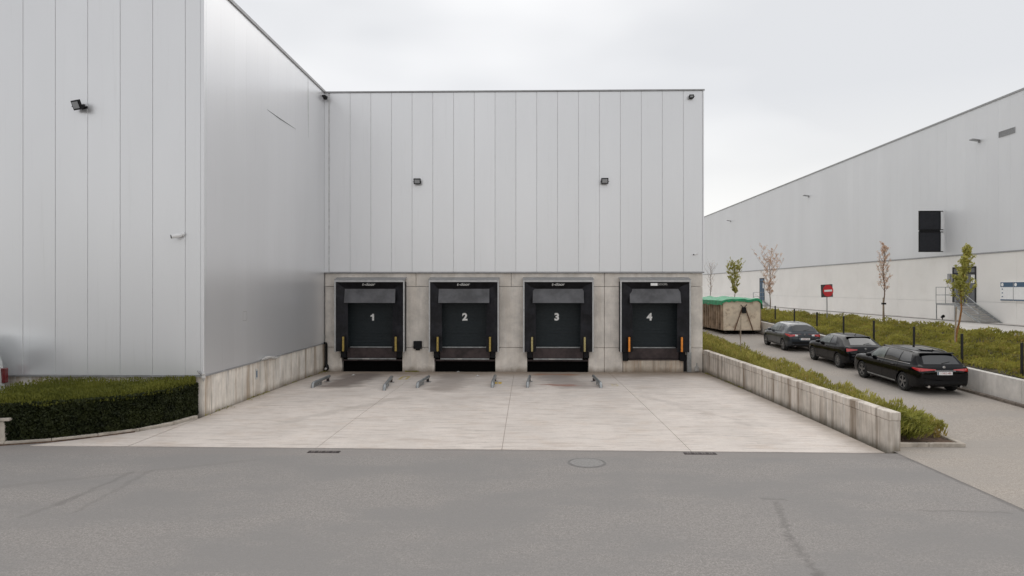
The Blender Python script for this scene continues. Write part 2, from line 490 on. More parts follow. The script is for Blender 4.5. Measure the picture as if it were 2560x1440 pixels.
M['lens'] = simple('lamp_lens', (0.33, 0.34, 0.35), 0.15, var=0.05)
M['white_plastic'] = simple('white_plastic', (0.78, 0.78, 0.78), 0.35, var=0.03)
M['glass'] = simple('tinted_glass', (0.005, 0.006, 0.007), 0.03, var=0.1, spec=0.5)
M['glass'].node_tree.nodes['Principled BSDF'].inputs['IOR'].default_value = 1.9
M['glass_clear'] = simple('pale_side_glass', (0.09, 0.11, 0.10), 0.03, var=0.3, vs=3)
M['glass_clear'].node_tree.nodes['Principled BSDF'].inputs['IOR'].default_value = 1.8
M['tyre'] = simple('tyre_rubber', (0.018, 0.018, 0.018), 0.8)
M['alloy'] = simple('alloy_wheel', (0.30, 0.30, 0.31), 0.3, 0.8, var=0.05)
M['dark_alloy'] = simple('dark_alloy_wheel', (0.26, 0.26, 0.265), 0.3, 0.8, var=0.05)
M['chrome'] = simple('chrome', (0.65, 0.65, 0.66), 0.12, 1.0, var=0.02)
M['tail_red'] = simple('red_lamp_glass', (0.52, 0.018, 0.02), 0.08, var=0.15, vs=25, coat=1.0)
M['paint_black'] = simple('black_car_paint', (0.003, 0.003, 0.0038), 0.4, var=0.1, coat=0.6, spec=0.0)
M['paint_black2'] = simple('black_car_paint_two', (0.004, 0.004, 0.005), 0.4, var=0.1, coat=0.65, spec=0.0)
M['paint_grey'] = simple('slate_car_paint', (0.040, 0.047, 0.056), 0.35, 0.4, var=0.05, coat=0.7, spec=0.1)
M['paint_white'] = simple('white_van_paint', (0.68, 0.70, 0.68), 0.3, var=0.04, coat=0.6)
M['red_paint'] = simple('red_sign_face', (0.62, 0.022, 0.03), 0.35, var=0.05)
M['sign_back'] = simple('dark_sign_board', (0.06, 0.055, 0.055), 0.5)
M['blue_print'] = simple('slate_blue_print', (0.055, 0.115, 0.19), 0.5, var=0.05)
M['far_dark'] = simple('dark_grey_panel', (0.028, 0.029, 0.034), 0.5, var=0.1, spec=0.2)
M['bark'] = simple('young_bark', (0.17, 0.12, 0.09), 0.9, var=0.35, vs=15, bump=0.5)
M['bark_orange'] = simple('orange_bark', (0.33, 0.15, 0.045), 0.9, var=0.35, vs=12, bump=0.5)
M['stake'] = simple('pale_stake', (0.36, 0.29, 0.22), 0.9, var=0.25, vs=9)
M['post'] = simple('black_fence_post', (0.012, 0.012, 0.012), 0.5)

def mk_leaf(name, a, b, c3=None, sc=1.2, hue=0.5, transl=0.25):
    m, n, p = newmat(name)
    big = n.ramp(n.noise(sc, 4, 0.6), 0.3, 0.7)
    wn = n.n.new('ShaderNodeTexWhiteNoise'); wn.noise_dimensions = '3D'
    sn = n.vm('SNAP', n.pos, (0.05, 0.05, 0.05)); n.lk(sn, wn.inputs['Vector'])
    f = n.math('ADD', n.math('MULTIPLY', big, 0.6), n.math('MULTIPLY', wn.outputs['Value'], 0.4))
    c = n.mix(f, a, b)
    if c3: c = n.mix(n.ramp(n.noise(2.4, 4, 0.6, n.mapping(loc=(5, 5, 5))), 0.5, 0.72, 0, 0.8), c, c3)
    n.lk(c, p.inputs['Base Color'])
    p.inputs['Roughness'].default_value = 0.6
    p.inputs['Specular IOR Level'].default_value = 0.3
    if transl:
        tr = n.n.new('ShaderNodeBsdfTranslucent'); n.lk(c, tr.inputs[0])
        ms = n.n.new('ShaderNodeMixShader'); ms.inputs[0].default_value = transl
        out = [q for q in n.n if q.type == 'OUTPUT_MATERIAL'][0]
        n.lk(p.outputs[0], ms.inputs[1]); n.lk(tr.outputs[0], ms.inputs[2]); n.lk(ms.outputs[0], out.inputs[0])
    return m
M['hedge_leaf'] = mk_leaf('hedge_leaf', (0.014, 0.021, 0.007), (0.052, 0.062, 0.018), (0.008, 0.012, 0.006), 2.0)
M['hedge_shoot'] = mk_leaf('hedge_shoot', (0.105, 0.118, 0.018), (0.205, 0.205, 0.032), None, 1.0)
M['hedge_core'] = simple('hedge_core', (0.008, 0.009, 0.004), 1.0)
M['cover_leaf'] = mk_leaf('ground_cover_leaf', (0.15, 0.15, 0.026), (0.52, 0.475, 0.105), (0.36, 0.255, 0.08), 0.8, transl=0.42)
M['bed_leaf'] = mk_leaf('bed_shrub_leaf', (0.17, 0.175, 0.032), (0.56, 0.51, 0.14), (0.48, 0.34, 0.12), 1.2, transl=0.42)
M['tuft_leaf'] = mk_leaf('tuft_leaf', (0.15, 0.17, 0.02), (0.50, 0.48, 0.11), (0.05, 0.06, 0.012), 3.0)
M['tree_green'] = mk_leaf('young_green_leaf', (0.30, 0.31, 0.06), (0.60, 0.55, 0.16), None, 2.0)
M['tree_pink'] = mk_leaf('copper_leaf', (0.62, 0.40, 0.27), (0.78, 0.58, 0.44), (0.5, 0.38, 0.25), 2.0)
M['tarp'] = simple('green_tarpaulin', (0.015, 0.30, 0.13), 0.55, var=0.35, vs=2.5, bump=0.6, bs=4)
M['container'] = simple('rusty_beige_paint', (0.74, 0.63, 0.49), 0.75, var=0.12, vs=2, bump=0.8, bs=5, dirt=((0.28, 0.16, 0.09), 2.6, 0.7))
M['container_side'] = simple('rusty_brown_paint', (0.40, 0.30, 0.22), 0.75, var=0.3, vs=2, dirt=((0.07, 0.04, 0.03), 2.5, 0.8))

# ------------------------------------------------------------------ ground
YD = 32.85            # dock wall plane
YW = 20.5             # front face of the left wing
XW = -9.82            # side face of the left wing
XB = 8.45             # right end of the dock building
XR = 28.0             # far warehouse face
def drive_z(y):
    if y < 17: return 0.004
    if y < 48: return 0.004 + 0.028 * (y - 17)
    return 0.004 + 0.028 * 31 + 0.004 * (y - 48)
def apron_z(x, y):
    t = min(1, max(0, (y - 16.4) / (YD - 16.4)))
    return 0.008 - 0.16 * t * t
def strip_grid(name, x0, x1, ys, zf, mat, nx=1, thick=0.0):
    b = MB(); vs = []; fs = []
    for y in ys:
        for i in range(nx + 1):
            x = x0 + (x1 - x0) * i / nx
            vs.append((x, y, zf(x, y)))
    for j in range(len(ys) - 1):
        for i in range(nx):
            a = j * (nx + 1) + i
            fs.append((a, a + 1, a + nx + 2, a + nx + 1))
    b.add(vs, fs)
    return b.build(name, mat, fix=False)
g = MB().add([(-600, -400, -0.42), (600, -400, -0.42), (600, 900, -0.42), (-600, 900, -0.42)], [(0, 1, 2, 3)]).build('ground', M['earth'], fix=False)
tag(g, kind='structure')
a = MB().prism([(-70, -40), (8.75, -40), (8.75, 16.22), (-9.0, 16.5), (-70, 16.5)], -0.3, 0.0).build('asphalt_road', M['asphalt'])
tag(a, kind='structure')
a2 = MB().prism([(-70, 16.504), (-11.0, 16.504), (-11.0, 20.45), (-70, 20.45)], -0.3, -0.004).build('side_yard', M['asphalt'])
tag(a2, kind='structure')
ys = [-40, -10, 5, 12, 16.9] + [17 + i * 1.0 for i in range(0, 32)] + [50, 60, 80, 120]
d = strip_grid('driveway', 8.75, 15.62, [y for y in ys if y <= 16.9], lambda x, y: drive_z(y) - 0.001, M['drive'])
tag(d, kind='structure')
d = strip_grid('driveway_ramp', 10.72, 15.62, [16.9] + [y for y in ys if y > 16.95], lambda x, y: drive_z(y), M['drive'], 2)
tag(d, kind='structure')
# soil of the planting strip between pit wall and driveway
sb = strip_grid('planting_bed', 8.80, 10.62, [16.95] + [y for y in ys if y > 16.95 and y < 70], lambda x, y: drive_z(y) + 0.05 + 0.04 * noise.noise((x * 3, y * 3, 0)), M['soil'], 6)
tag(sb, kind='structure')

# loading apron made of cast slabs
ap = strip_grid('loading_apron', -9.78, 8.45, [16.55 + i * 1.25 for i in range(14)], lambda x, y: apron_z(x, y) - 0.016, M['sealant'], 2)
tag(ap, kind='structure')
def slab(poly, n=6):
    # subdivided so that the surface follows the fall to the dock
    bm = bmesh.new()
    top = [bm.verts.new((x, y, 0)) for x, y in poly]
    bm.faces.new(top)
    ys_ = [p[1] for p in poly]
    for k in range(1, n):
        yy = min(ys_) + (max(ys_) - min(ys_)) * k / n
        bmesh.ops.bisect_plane(bm, geom=bm.verts[:] + bm.edges[:] + bm.faces[:], plane_co=(0, yy, 0), plane_no=(0, 1, 0))
    r = bmesh.ops.extrude_face_region(bm, geom=bm.faces[:])
    lo = {v for v in bm.verts} - {e for e in r['geom'] if isinstance(e, bmesh.types.BMVert)}
    for v in bm.verts:
        v.co.z = apron_z(v.co.x, v.co.y) - (0.0 if v not in lo else 0.175)
    bmesh.ops.recalc_face_normals(bm, faces=bm.faces)
    me = bpy.data.meshes.new('slab'); bm.to_mesh(me); bm.free()
    return link('slab', me, M['apron'], ap)
xs = [-9.80, -5.12, -0.60, 3.92, 8.46]
yj = [22.0, 27.4, 32.84]
g2 = 0.007
def front_edge(x): return 16.50 + (x + 9.0) * (16.22 - 16.5) / 17.75 + 0.012
# kerb curve of the hedge bed
KP = [gnd(515, 1041, 0.02), gnd(430, 1062, 0.02), gnd(330, 1080, 0.02), gnd(220, 1094, 0.02), gnd(110, 1105, 0.02), gnd(0, 1112, 0.02)]
KP[0] = (XW - 0.02, YW - 0.35)
for i in range(4):
    x0, x1 = xs[i] + g2, xs[i+1] - g2
    y0 = None
    for j, y1 in enumerate(yj):
        if j == 0: poly = [(x0, front_edge(x0)), (x1, front_edge(x1)), (x1, y1 - g2), (x0, y1 - g2)]
        else: poly = [(x0, yj[j-1] + g2), (x1, yj[j-1] + g2), (x1, y1 - g2), (x0, y1 - g2)]
        slab(poly)
# wedge of apron in front of the hedge kerb
kw = [(x, y) for x, y in KP if y > 16.9]
slab([(XW - g2, front_edge(XW))] + [(XW - g2, YW - 0.36)] + [(x + 0.03, y - 0.03) for x, y in kw[1:]] + [(kw[-1][0] - 0.9, front_edge(-11.5))], 2)

M['iron_bar'] = simple('worn_bar', (0.15, 0.13, 0.12), 0.6, 0.2, var=0.3)
# drain gullies in the asphalt edge
for px, lab in ((810, 'left rusty drain grate in the gutter at the apron edge'), (1750, 'right drain grate in the gutter at the apron edge, beyond the manhole')):
    cx_, cy_ = gnd(px, 1130 if px < 1000 else 1134)
    e = empty('drain_grate', (cx_, cy_, 0), 0, lab, 'drain', 'gutter drains at the apron edge')
    MB().box(-0.38, 0.38, -0.10, 0.10, -0.05, 0.006).build('frame', M['rust'], e)
    for k in range(13):
        MB().box(-0.36 + k * 0.057, -0.335 + k * 0.057, -0.075, 0.075, 0.0, 0.014).build('grate_bar', M['iron_bar'] if k % 3 else M['rust'], e)
# manhole
mx_, my_ = gnd(1467, 1157)
e = empty('manhole_cover', (mx_, my_, 0), 0, 'round iron manhole cover set flush in the grey asphalt', 'manhole')
M['iron'] = simple('worn_iron', (0.245, 0.235, 0.225), 0.7, 0.0, var=0.15, vs=20, bump=0.4, bs=40)
M['seam'] = simple('dark_seam', (0.19, 0.182, 0.175), 0.9)
MB().lathe([(0.43, -0.02), (0.43, 0.004), (0.385, 0.006), (0.385, -0.02)], 40).build('rim', M['seam'], e)
MB().lathe([(0.372, -0.02), (0.372, 0.008), (0.0001, 0.009)], 40).build('cover', M['iron'], e)

# ------------------------------------------------------------------ cladding buildings
def panel_mesh(w, h, t=0.06):
    return MB().box(0, w, 0, t, 0, h).mesh('panel', bevel=0.006)
# dock building ------------------------------------------------------
ZT = 13.42
ZS = 4.66
bld = empty('warehouse', (XW, YD, 0), 0, 'pale grey sheet-clad warehouse with four numbered loading docks', 'warehouse')
def bpart(mb, name, mat, bevel=0.0, **k):
    ob = mb.build(name, mat, None, bevel=bevel, **k)
    ob.parent = bld; ob.matrix_parent_inverse = Matrix.Translation((-XW, -YD, 0))
    return ob
bpart(MB().box(XW + 0.02, XB - 0.02, YD - 0.065, 60, ZS + 0.022, ZT - 0.1), 'wall_core', M['joint'])
pm = panel_mesh(0.989, ZT - ZS - 0.095)
jx = x_at(876, YD)      # first joint seen in the photo
k0 = -1
x = jx - 1.0
first = True
while x < XB - 0.05:
    x1 = min(x + 1.004, XB - 0.03)
    x0 = max(x, XW + 0.22)
    if x1 - x0 > 0.1:
        me = pm if (x0 == x and x1 - x0 > 1.0) else panel_mesh(x1 - x0 - 0.022, ZT - ZS - 0.095)
        ob = link('panel', me, M['clad'], bld)
        ob.location = (x0 + 0.011 - XW, -0.08, ZS + 0.02)
    x += 1.004
bpart(MB().box(XW + 0.005, XW + 0.20, YD - 0.09, YD - 0.070, ZS, ZT - 0.08), 'corner_trim', M['clad'])
bpart(MB().box(XB - 0.03, XB + 0.03, YD - 0.10, 60, ZS, ZT - 0.06), 'side_cladding', M['clad'])
bpart(MB().box(XW - 0.02, XB + 0.06, YD - 0.13, YD + 0.2, ZT - 0.065, ZT), 'roof_capping', M['trim'])
bpart(MB().box(XW, XB + 0.02, YD + 0.2, 60, ZT - 0.3, ZT - 0.1), 'roof', M['trim'])
bpart(MB().box(XW, XB + 0.05, YD - 0.11, YD - 0.0, ZS - 0.045, ZS + 0.018), 'drip_flashing', M['trim'])

# docks: centre x of each shelter (front at Y=32.3)
YF = YD - 0.55
DC = []
for (pa, pb) in ((836, 1011), (1072, 1247), (1308, 1484), (1551, 1727)):
    DC.append((x_at(pa, YF), x_at(pb, YF)))
# concrete dock wall: blocks around the openings
ZJ1, ZJ2 = 1.02, 3.97
ops = []
for i, (xa, xb) in enumerate(DC):
    c = (xa + xb) / 2
    ops.append((c - 1.47, c + 1.47))
xl = XW + 0.01
segs = []
for i, (oa, ob_) in enumerate(ops):
    segs.append((xl, oa)); xl = ob_
segs.append((xl, XB))
Y0, Y1 = YD, YD + 0.35
gap = 0.009
for (xa, xb) in segs:
    cuts = [xa, xb]
    if xa > XW + 0.5 and xb - xa > 1.4 and abs(xb - ops[3][0]) < 0.01: cuts = [xa, x_at(1511, YD), xb]
    for k in range(len(cuts) - 1):
        for (za, zb) in ((-0.40, ZJ1), (ZJ1, ZJ2)):
            bpart(MB().box(cuts[k] + gap, cuts[k+1] - gap, Y0, Y1, za + gap, zb - gap), 'wall_block', M['conc'], bevel=0.012)
# lintel blocks over the openings
lc = [XW + 0.01, x_at(1040, YD), x_at(1278, YD), x_at(1511, YD), XB]
for k in range(4):
    bpart(MB().box(lc[k] + gap, lc[k+1] - gap, Y0, Y1, ZJ2 + gap, ZS - 0.05), 'lintel_block', M['conc'], bevel=0.012)
bpart(MB().box(ops[3][0] + gap, ops[3][1] - gap, Y0, Y1, -0.4, 0.42), 'wall_block', mk_concrete('rust_streaked_concrete', (0.62, 0.54, 0.45), 0.75, (0.36, 0.20, 0.09), -0.15, 0.5), bevel=0.012)
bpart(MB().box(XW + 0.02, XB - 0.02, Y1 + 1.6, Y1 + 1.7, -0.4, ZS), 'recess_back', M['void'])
bpart(MB().box(XB - 0.3, XB - 0.01, Y1 + 0.01, 60, -0.4, ZS - 0.04), 'side_wall', M['conc'])
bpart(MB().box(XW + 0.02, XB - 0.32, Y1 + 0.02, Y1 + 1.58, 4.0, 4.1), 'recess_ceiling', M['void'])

# ---- loading docks
def flap_grid(p00, p10, p01, p11, nx, nz, amp, seed, mat, name, parent, thick=0.012):
    """fabric sheet between four corners with gentle folds"""
    vs = []; fs = []
    p00, p10, p01, p11 = map(Vector, (p00, p10, p01, p11))
    for s_ in (0, 1):
        for j in range(nz + 1):
            for i in range(nx + 1):
                u = i / nx; v = j / nz
                p = (p00 * (1-u) + p10 * u) * (1-v) + (p01 * (1-u) + p11 * u) * v
                f = noise.noise((p.x * 2.2 + seed * 7.3, p.z * 2.0, seed)) * amp
                p = p + Vector((0, f + s_ * thick, 0))
                vs.append(p)
    N = (nx + 1) * (nz + 1)
    for j in range(nz):
        for i in range(nx):
            a = j * (nx + 1) + i
            fs.append((a, a + 1, a + nx + 2, a + nx + 1))
            fs.append((a + N, a + N + nx + 1, a + N + nx + 2, a + N + 1))
    for i in range(nx):
        fs.append((i, i + N, i + 1 + N, i + 1)); b = nz * (nx + 1) + i
        fs.append((b, b + 1, b + 1 + N, b + N))
    for j in range(nz):
        a = j * (nx + 1); fs.append((a, a + nx + 1, a + nx + 1 + N, a + N))
        a += nx; fs.append((a, a + N, a + N + nx + 1, a + nx + 1))
    return MB().add(vs, fs).build(name, mat, parent, smooth=True)
LAB = ['loading dock numbered 1 beside the grey side wall, faded yellow guide strips',
       'loading dock numbered 2 with black dock shelter, between the wall box and dock 3',
       'loading dock numbered 3 with black dock shelter and pale yellow guide strips',
       'loading dock numbered 4, rightmost, with bright orange guide strips and no pit below']
for i, (xa, xb) in enumerate(DC):
    c = (xa + xb) / 2; hw = (xb - xa) / 2
    e = empty('loading_dock', (c, YD, 0), 0, LAB[i], 'loading dock', 'loading docks in the concrete wall')
    yf = -0.55
    ztop, zbot = 4.27, 0.86
    # housing sides and roof
    for s_ in (-1, 1):
        xo = s_ * hw
        MB().box(min(xo, xo - s_ * 0.03), max(xo, xo - s_ * 0.03), yf + 0.05, -0.005, zbot, ztop - 0.06).build('side_cover', M['black_rubber'], e)
        MB().box(min(xo + s_*0.005, xo - s_ * 0.06), max(xo + s_*0.005, xo - s_ * 0.06), yf - 0.01, yf + 0.048, zbot - 0.02, ztop).build('frame_profile', M['alu'], e, bevel=0.006)
    MB().box(-hw + 0.062, hw - 0.062, yf - 0.012, yf + 0.05, ztop - 0.085, ztop + 0.0).build('frame_profile', M['alu'], e, bevel=0.006)
    MB().add([(-hw - 0.02, yf - 0.01, ztop + 0.005), (hw + 0.02, yf - 0.01, ztop + 0.005), (hw + 0.02, -0.005, ztop + 0.12), (-hw - 0.02, -0.005, ztop + 0.12),
              (-hw - 0.02, yf - 0.01, ztop + 0.03), (hw + 0.02, yf - 0.01, ztop + 0.03), (hw + 0.02, -0.005, ztop + 0.15), (-hw - 0.02, -0.005, ztop + 0.15)],
             [(0,1,2,3),(4,5,6,7),(0,1,5,4),(1,2,6,5),(2,3,7,6),(3,0,4,7)]).build('canopy', M['trim'], e)
    # top curtain: upright black band, then the grey skirt leaning outwards at the bottom
    zmid = 3.80
    flap_grid((-hw + 0.07, yf + 0.03, ztop - 0.09), (hw - 0.07, yf + 0.03, ztop - 0.09), (-hw + 0.3, yf + 0.22, zmid), (hw - 0.3, yf + 0.22, zmid), 12, 4, 0.04, i, M['black_rubber'], 'top_curtain', e)
    flap_grid((-hw + 0.46, yf + 0.17, zmid + 0.06), (hw - 0.46, yf + 0.17, zmid + 0.06), (-hw + 0.45, yf + 0.0, 3.19), (hw - 0.45, yf + 0.0, 3.19), 18, 6, 0.035, i + 3, M['grey_fabric'], 'top_skirt', e)
    # side curtains
    wi = 0.62
    for s_ in (-1, 1):
        xo = s_ * (hw - 0.065); xi = s_ * (hw - wi)
        a_, b_ = (xo, xi)
        flap_grid((a_, yf + 0.03, zbot), (b_, yf + 0.17, zbot), (a_, yf + 0.03, ztop - 0.09), (b_ - s_ * -0.04, yf + 0.20, ztop - 0.35), 6, 18, 0.06, i * 2 + s_ + 9, M['curtain'], 'side_curtain', e)
        xs_ = s_ * (hw - wi + 0.20)
        gm = [M['yellow'], M['yellow'], M['pale_yellow'], M['orange']][i]
        MB().box(xs_ - 0.045, xs_ + 0.045, yf - 0.03, yf + 0.09, 0.88, 1.57).build('guide_strip', gm, e, bevel=0.01)
        MB().box(xs_ + 0.058 if s_ < 0 else xs_ - 0.115, xs_ + 0.115 if s_ < 0 else xs_ - 0.058, yf - 0.0, yf + 0.09, 0.86, 1.62).build('guide_backing', M['black_rubber'], e)
    # sectional door set back in the opening
    dz = [1.06 + k * 0.62 for k in range(5)]
    door = MB().box(-1.42, 1.42, 0.36, 0.40, 1.02, 4.0).build('door', M['door'], e)
    for k in range(4):
        b = MB()
        z0 = dz[k]
        for q in range(4):      # ribbed micro-profile
            za = z0 + 0.012 + q * 0.15
            b.box(-1.40, 1.40, 0.325 + (0.004 if q % 2 else 0), 0.356, za, za + 0.142)
        b.build('door_panel', M['door'], door)
    nx_ = [x_at(931, YD + 0.3), x_at(1162, YD + 0.3), x_at(1392, YD + 0.3), x_at(1624, YD + 0.3)][i] - c
    if i == 0:
        zn = z_at(793, nx_ + c, YD + 0.3)
        pg = [(-0.015, -0.165), (0.075, -0.165), (0.075, 0.165), (0.0, 0.165), (-0.035, 0.115), (-0.095, 0.085), (-0.095, 0.015), (-0.015, 0.04)]
        MB().add([(x_, -0.002, z_) for x_, z_ in pg] + [(x_, 0.002, z_) for x_, z_ in pg], [tuple(range(8)), tuple(range(8, 16))[::-1]] + [(q, (q+1) % 8, (q+1) % 8 + 8, q + 8) for q in range(8)]).build('numeral', M['white'], door, (nx_, 0.318, zn))
    else: text_part(str(i + 1), 0.47, M['white'], (nx_, 0.318, z_at(793, nx_ + c, YD + 0.3)), (R(90), 0, 0), door, 'numeral', 0.002, 1.05, 0.021)
    MB().box(-1.1, 1.1, 0.10, 0.30, 1.0, 1.045).build('floor_edge', M['galv'], e)
    # dock leveller and bumpers
    lv = 0.02
    MB().box(-1.22, 1.22, 0.02, 0.30, 0.50, 0.99).build('leveller', M['rust'], e, bevel=0.01)
    MB().box(-1.18, 1.18, -0.05, 0.015, 0.44, 0.50).build('leveller_lip', M['galv'] if i < 3 else M['rust'], e, bevel=0.005)
    for s_ in (-1, 1):
        MB().box(s_ * 1.36 - 0.13, s_ * 1.36 + 0.13, -0.16, 0.1, 0.40 if i == 3 else 0.52, 0.98).build('bumper', M['black_rubber'], e, bevel=0.02)
    if i < 3:
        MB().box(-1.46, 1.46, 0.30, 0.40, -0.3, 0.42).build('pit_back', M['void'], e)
        MB().box(-1.46, 1.46, 0.02, 0.25, 0.36, 0.435).build('pit_beam', M['rust'], e)
        MB().box(-0.45, -0.12, -0.058, -0.052, 0.445, 0.495).build('rating_plate', M['white_dirty'], e)
    # maker's lettering
    if i < 3:
        text_part('t-door', 0.20, M['white_dirty'], ([x_at(921, YF), x_at(1158, YF), x_at(1395, YF)][i] - c, yf - 0.002, z_at(711, c, YF)), (R(90 - 12), 0, 0), e, 'lettering', 0.003, 1.15, 0.002, 0.2)
    else:
        px_ = x_at(1632, YF) - c
        MB().box(px_ - 0.10, px_ + 0.24 - 0.02, yf - 0.012, yf + 0.0, 4.01, 4.13).build('name_plate', M['white'], e)
        text_part('DOORS', 0.13, M['white_dirty'], (px_ + 0.46, yf - 0.002, 4.07), (R(90), 0, 0), e, 'lettering', 0.003, 1.0, 0.0, 0.0)

# ------------------------------------------------------------------ left wing (tall warehouse coming towards the camera)
wing = empty('warehouse', (XW, YW, 0), 0, 'tall pale grey warehouse wing on the left with a streaked concrete plinth', 'warehouse')
def wpart(mb, name, mat, bevel=0.0, **k):
    ob = mb.build(name, mat, None, bevel=bevel, **k)
    ob.parent = wing; ob.matrix_parent_inverse = Matrix.Translation((-XW, -YW, 0))
    return ob
ZP = 1.235     # top of plinth
wpart(MB().box(-34, XW - 0.03, YW - 0.012, 60, ZP + 0.01, ZT - 0.06), 'wall_core', M['joint'])
hp = ZT - ZP - 0.06
pm = panel_mesh(0.989, hp)
x = x_at(464, YW)
j0 = x
ob = link('panel', panel_mesh(XW - 0.10 - x - 0.012, hp), M['clad'], wing); ob.location = (x + 0.009 - XW, -0.03, ZP + 0.01)
while x > -33:
    x -= 1.004
    ob = link('panel', pm, M['clad'], wing); ob.location = (x + 0.011 - XW, -0.03, ZP + 0.01)
# side wall panels (tight joints)
pms = MB().box(-0.06, 0, 0, 0.9985, 0, hp).mesh('panel', bevel=0.0006)
y = YW + 0.13
while y < YD - 0.1:
    w_ = min(1.0, YD - 0.09 - y)
    me = pms if w_ > 0.99 else MB().box(-0.06, 0, 0, w_ - 0.004, 0, hp).mesh('panel', bevel=0.003)
    ob = link('panel', me, M['clad'], wing); ob.location = (0.0, y - YW, ZP + 0.01)
    y += 1.0
# corner trim, capping, drips
wpart(MB().box(XW - 0.10, XW + 0.008, YW - 0.04, YW + 0.12, ZP, ZT - 0.04), 'corner_trim', M['clad'], bevel=0.015)
wpart(MB().box(-34, XW + 0.05, YW - 0.08, YW + 0.2, ZT - 0.05, ZT + 0.06), 'roof_capping', M['trim'])
wpart(MB().box(XW - 0.2, XW + 0.05, YW + 0.202, YD + 0.1, ZT - 0.05, ZT + 0.06), 'roof_capping', M['trim'])
wpart(MB().box(-34, XW + 0.03, YW - 0.07, YW - 0.0, ZP - 0.035, ZP + 0.004), 'drip_flashing', M['trim'])
wpart(MB().box(XW - 0.02, XW + 0.035, YW + 0.0, YD - 0.1, ZP - 0.035, ZP + 0.004), 'drip_flashing', M['trim'])
wpart(MB().box(-34, XW - 0.05, YW + 0.02, YW + 0.4, -0.4, ZP - 0.036), 'plinth', M['conc_wing'], bevel=0.01)
yy = [YW + 0.03, YW + 2.1, YW + 4.9, YW + 8.0, YW + 10.3, YD]
for k in range(5):
    wpart(MB().box(XW - 0.40, XW - 0.012, yy[k] + 0.006, yy[k+1] - 0.006, -0.4, ZP - 0.036), 'plinth', M['conc_wing'], bevel=0.01)
# dents, scratches and patches on the side wall
def side_y(px): return y_at(px, XW)
def zside(px, py): yv = side_y(px); return z_at(py, XW, yv)
sc = MB().tube([(XW + 0.004, side_y(668), zside(668, 274)), (XW + 0.006, side_y(700), zside(700, 297)), (XW + 0.004, side_y(740), zside(740, 323))], [0.004, 0.022, 0.004], 6)
wpart(sc, 'scratch', simple('scratch_grey', (0.26, 0.26, 0.26), 0.5))
wpart(MB().tube([(XW + 0.003, side_y(770), zside(770, 195)), (XW + 0.005, side_y(770), zside(770, 265)), (XW + 0.003, side_y(771), zside(771, 345))], [0.003, 0.02, 0.003], 6), 'scratch', M['trim_light'])
yv = side_y(612); zv = zside(612, 790)
fr = MB()
for (ya, yb, za, zb) in ((-.16, .16, .15, .16), (-.16, .16, -.16, -.15), (-.16, -.15, -.15, .15), (.15, .16, -.15, .15)):
    fr.box(XW + 0.001, XW + 0.004, yv + ya, yv + yb, zv + za, zv + zb)
wpart(fr, 'sticker_outline', M['white_dirty'])
# torn strip of silver flashing hanging off the plinth
y0 = side_y(650); y1 = side_y(706)
pts = []
for k in range(8):
    t = k / 7
    pts.append((XW + 0.05 + 0.06 * math.sin(t * 5), y0 + (y1 - y0) * t, ZP + 0.02 + 0.05 * math.sin(t * 7) - 0.05 * t))
wpart(MB().tube(pts, [0.03, 0.06, 0.045, 0.06, 0.05, 0.035, 0.04, 0.02], 6), 'torn_flashing', M['white_dirty'])
# crushed corner cap
wpart(MB().lathe([(0.0, -0.16), (0.035, -0.1), (0.07, -0.02), (0.045, 0.04), (0.075, 0.08), (0.0, 0.10)], 6, 'Z', (XW + 0.0, YW - 0.05, ZP - 0.03)), 'crushed_flashing', M['white_dirty'])
wpart(MB().tube([(XW - 0.04, YW - 0.05, ZP + 0.02), (XW - 0.10, YW - 0.09, ZP + 0.10), (XW - 0.17, YW - 0.08, ZP + 0.15)], [0.02, 0.035, 0.02], 6), 'crushed_flashing', M['trim'])
# small blue number plate on plinth
yv = side_y(642); zv = zside(642, 935)
pl = MB().box(XW - 0.010, XW + 0.0, yv - 0.10, yv + 0.10, zv - 0.19, zv + 0.19).build('hydrant_plate', M['white_dirty'], fix=True)
tag(pl, 'small pale plate with a blue strip on the streaked plinth', 'plate')
MB().box(XW + 0.001, XW + 0.004, yv - 0.04, yv + 0.05, zv - 0.12, zv + 0.12).build('blue_strip', M['blue_print'], pl)

# ------------------------------------------------------------------ pit retaining wall on the right
rx0, rx1 = 8.46, 8.68
def rx(y): return rx1 + (rx0 - rx1) * (y - 16.42) / (YD - 16.42)
zw = 0.93
rw = empty('retaining_wall', (rx(16.42), 16.42, 0), 0, 'long stained concrete retaining wall between the loading apron and the driveway bed', 'wall')
ys_ = [16.42, 19.35, 22.0, 25.2, 28.6, YD - 0.02]
def rwbox(ya, yb, za, zb, da=0.0, db=0.24):
    return MB().add([(rx(ya) + da, ya, za), (rx(ya) + db, ya, za), (rx(yb) + db, yb, za), (rx(yb) + da, yb, za),
                     (rx(ya) + da, ya, zb), (rx(ya) + db, ya, zb), (rx(yb) + db, yb, zb), (rx(yb) + da, yb, zb)],
                    [(0,3,2,1),(4,5,6,7),(0,1,5,4),(1,2,6,5),(2,3,7,6),(3,0,4,7)])
for k in range(5):
    ob = rwbox(ys_[k] + 0.004, ys_[k+1] - 0.004, -0.4, zw - 0.21).build('wall_segment', M['conc_wall'], None, bevel=0.012)
    ob.parent = rw; ob.matrix_parent_inverse = Matrix.Translation((-rx(16.42), -16.42, 0))
    ob = rwbox(ys_[k] + 0.004, ys_[k+1] - 0.004, zw - 0.205, zw, -0.012, 0.25).build('coping', M['conc_wall'], None, bevel=0.015)
    ob.parent = rw; ob.matrix_parent_inverse = Matrix.Translation((-rx(16.42), -16.42, 0))

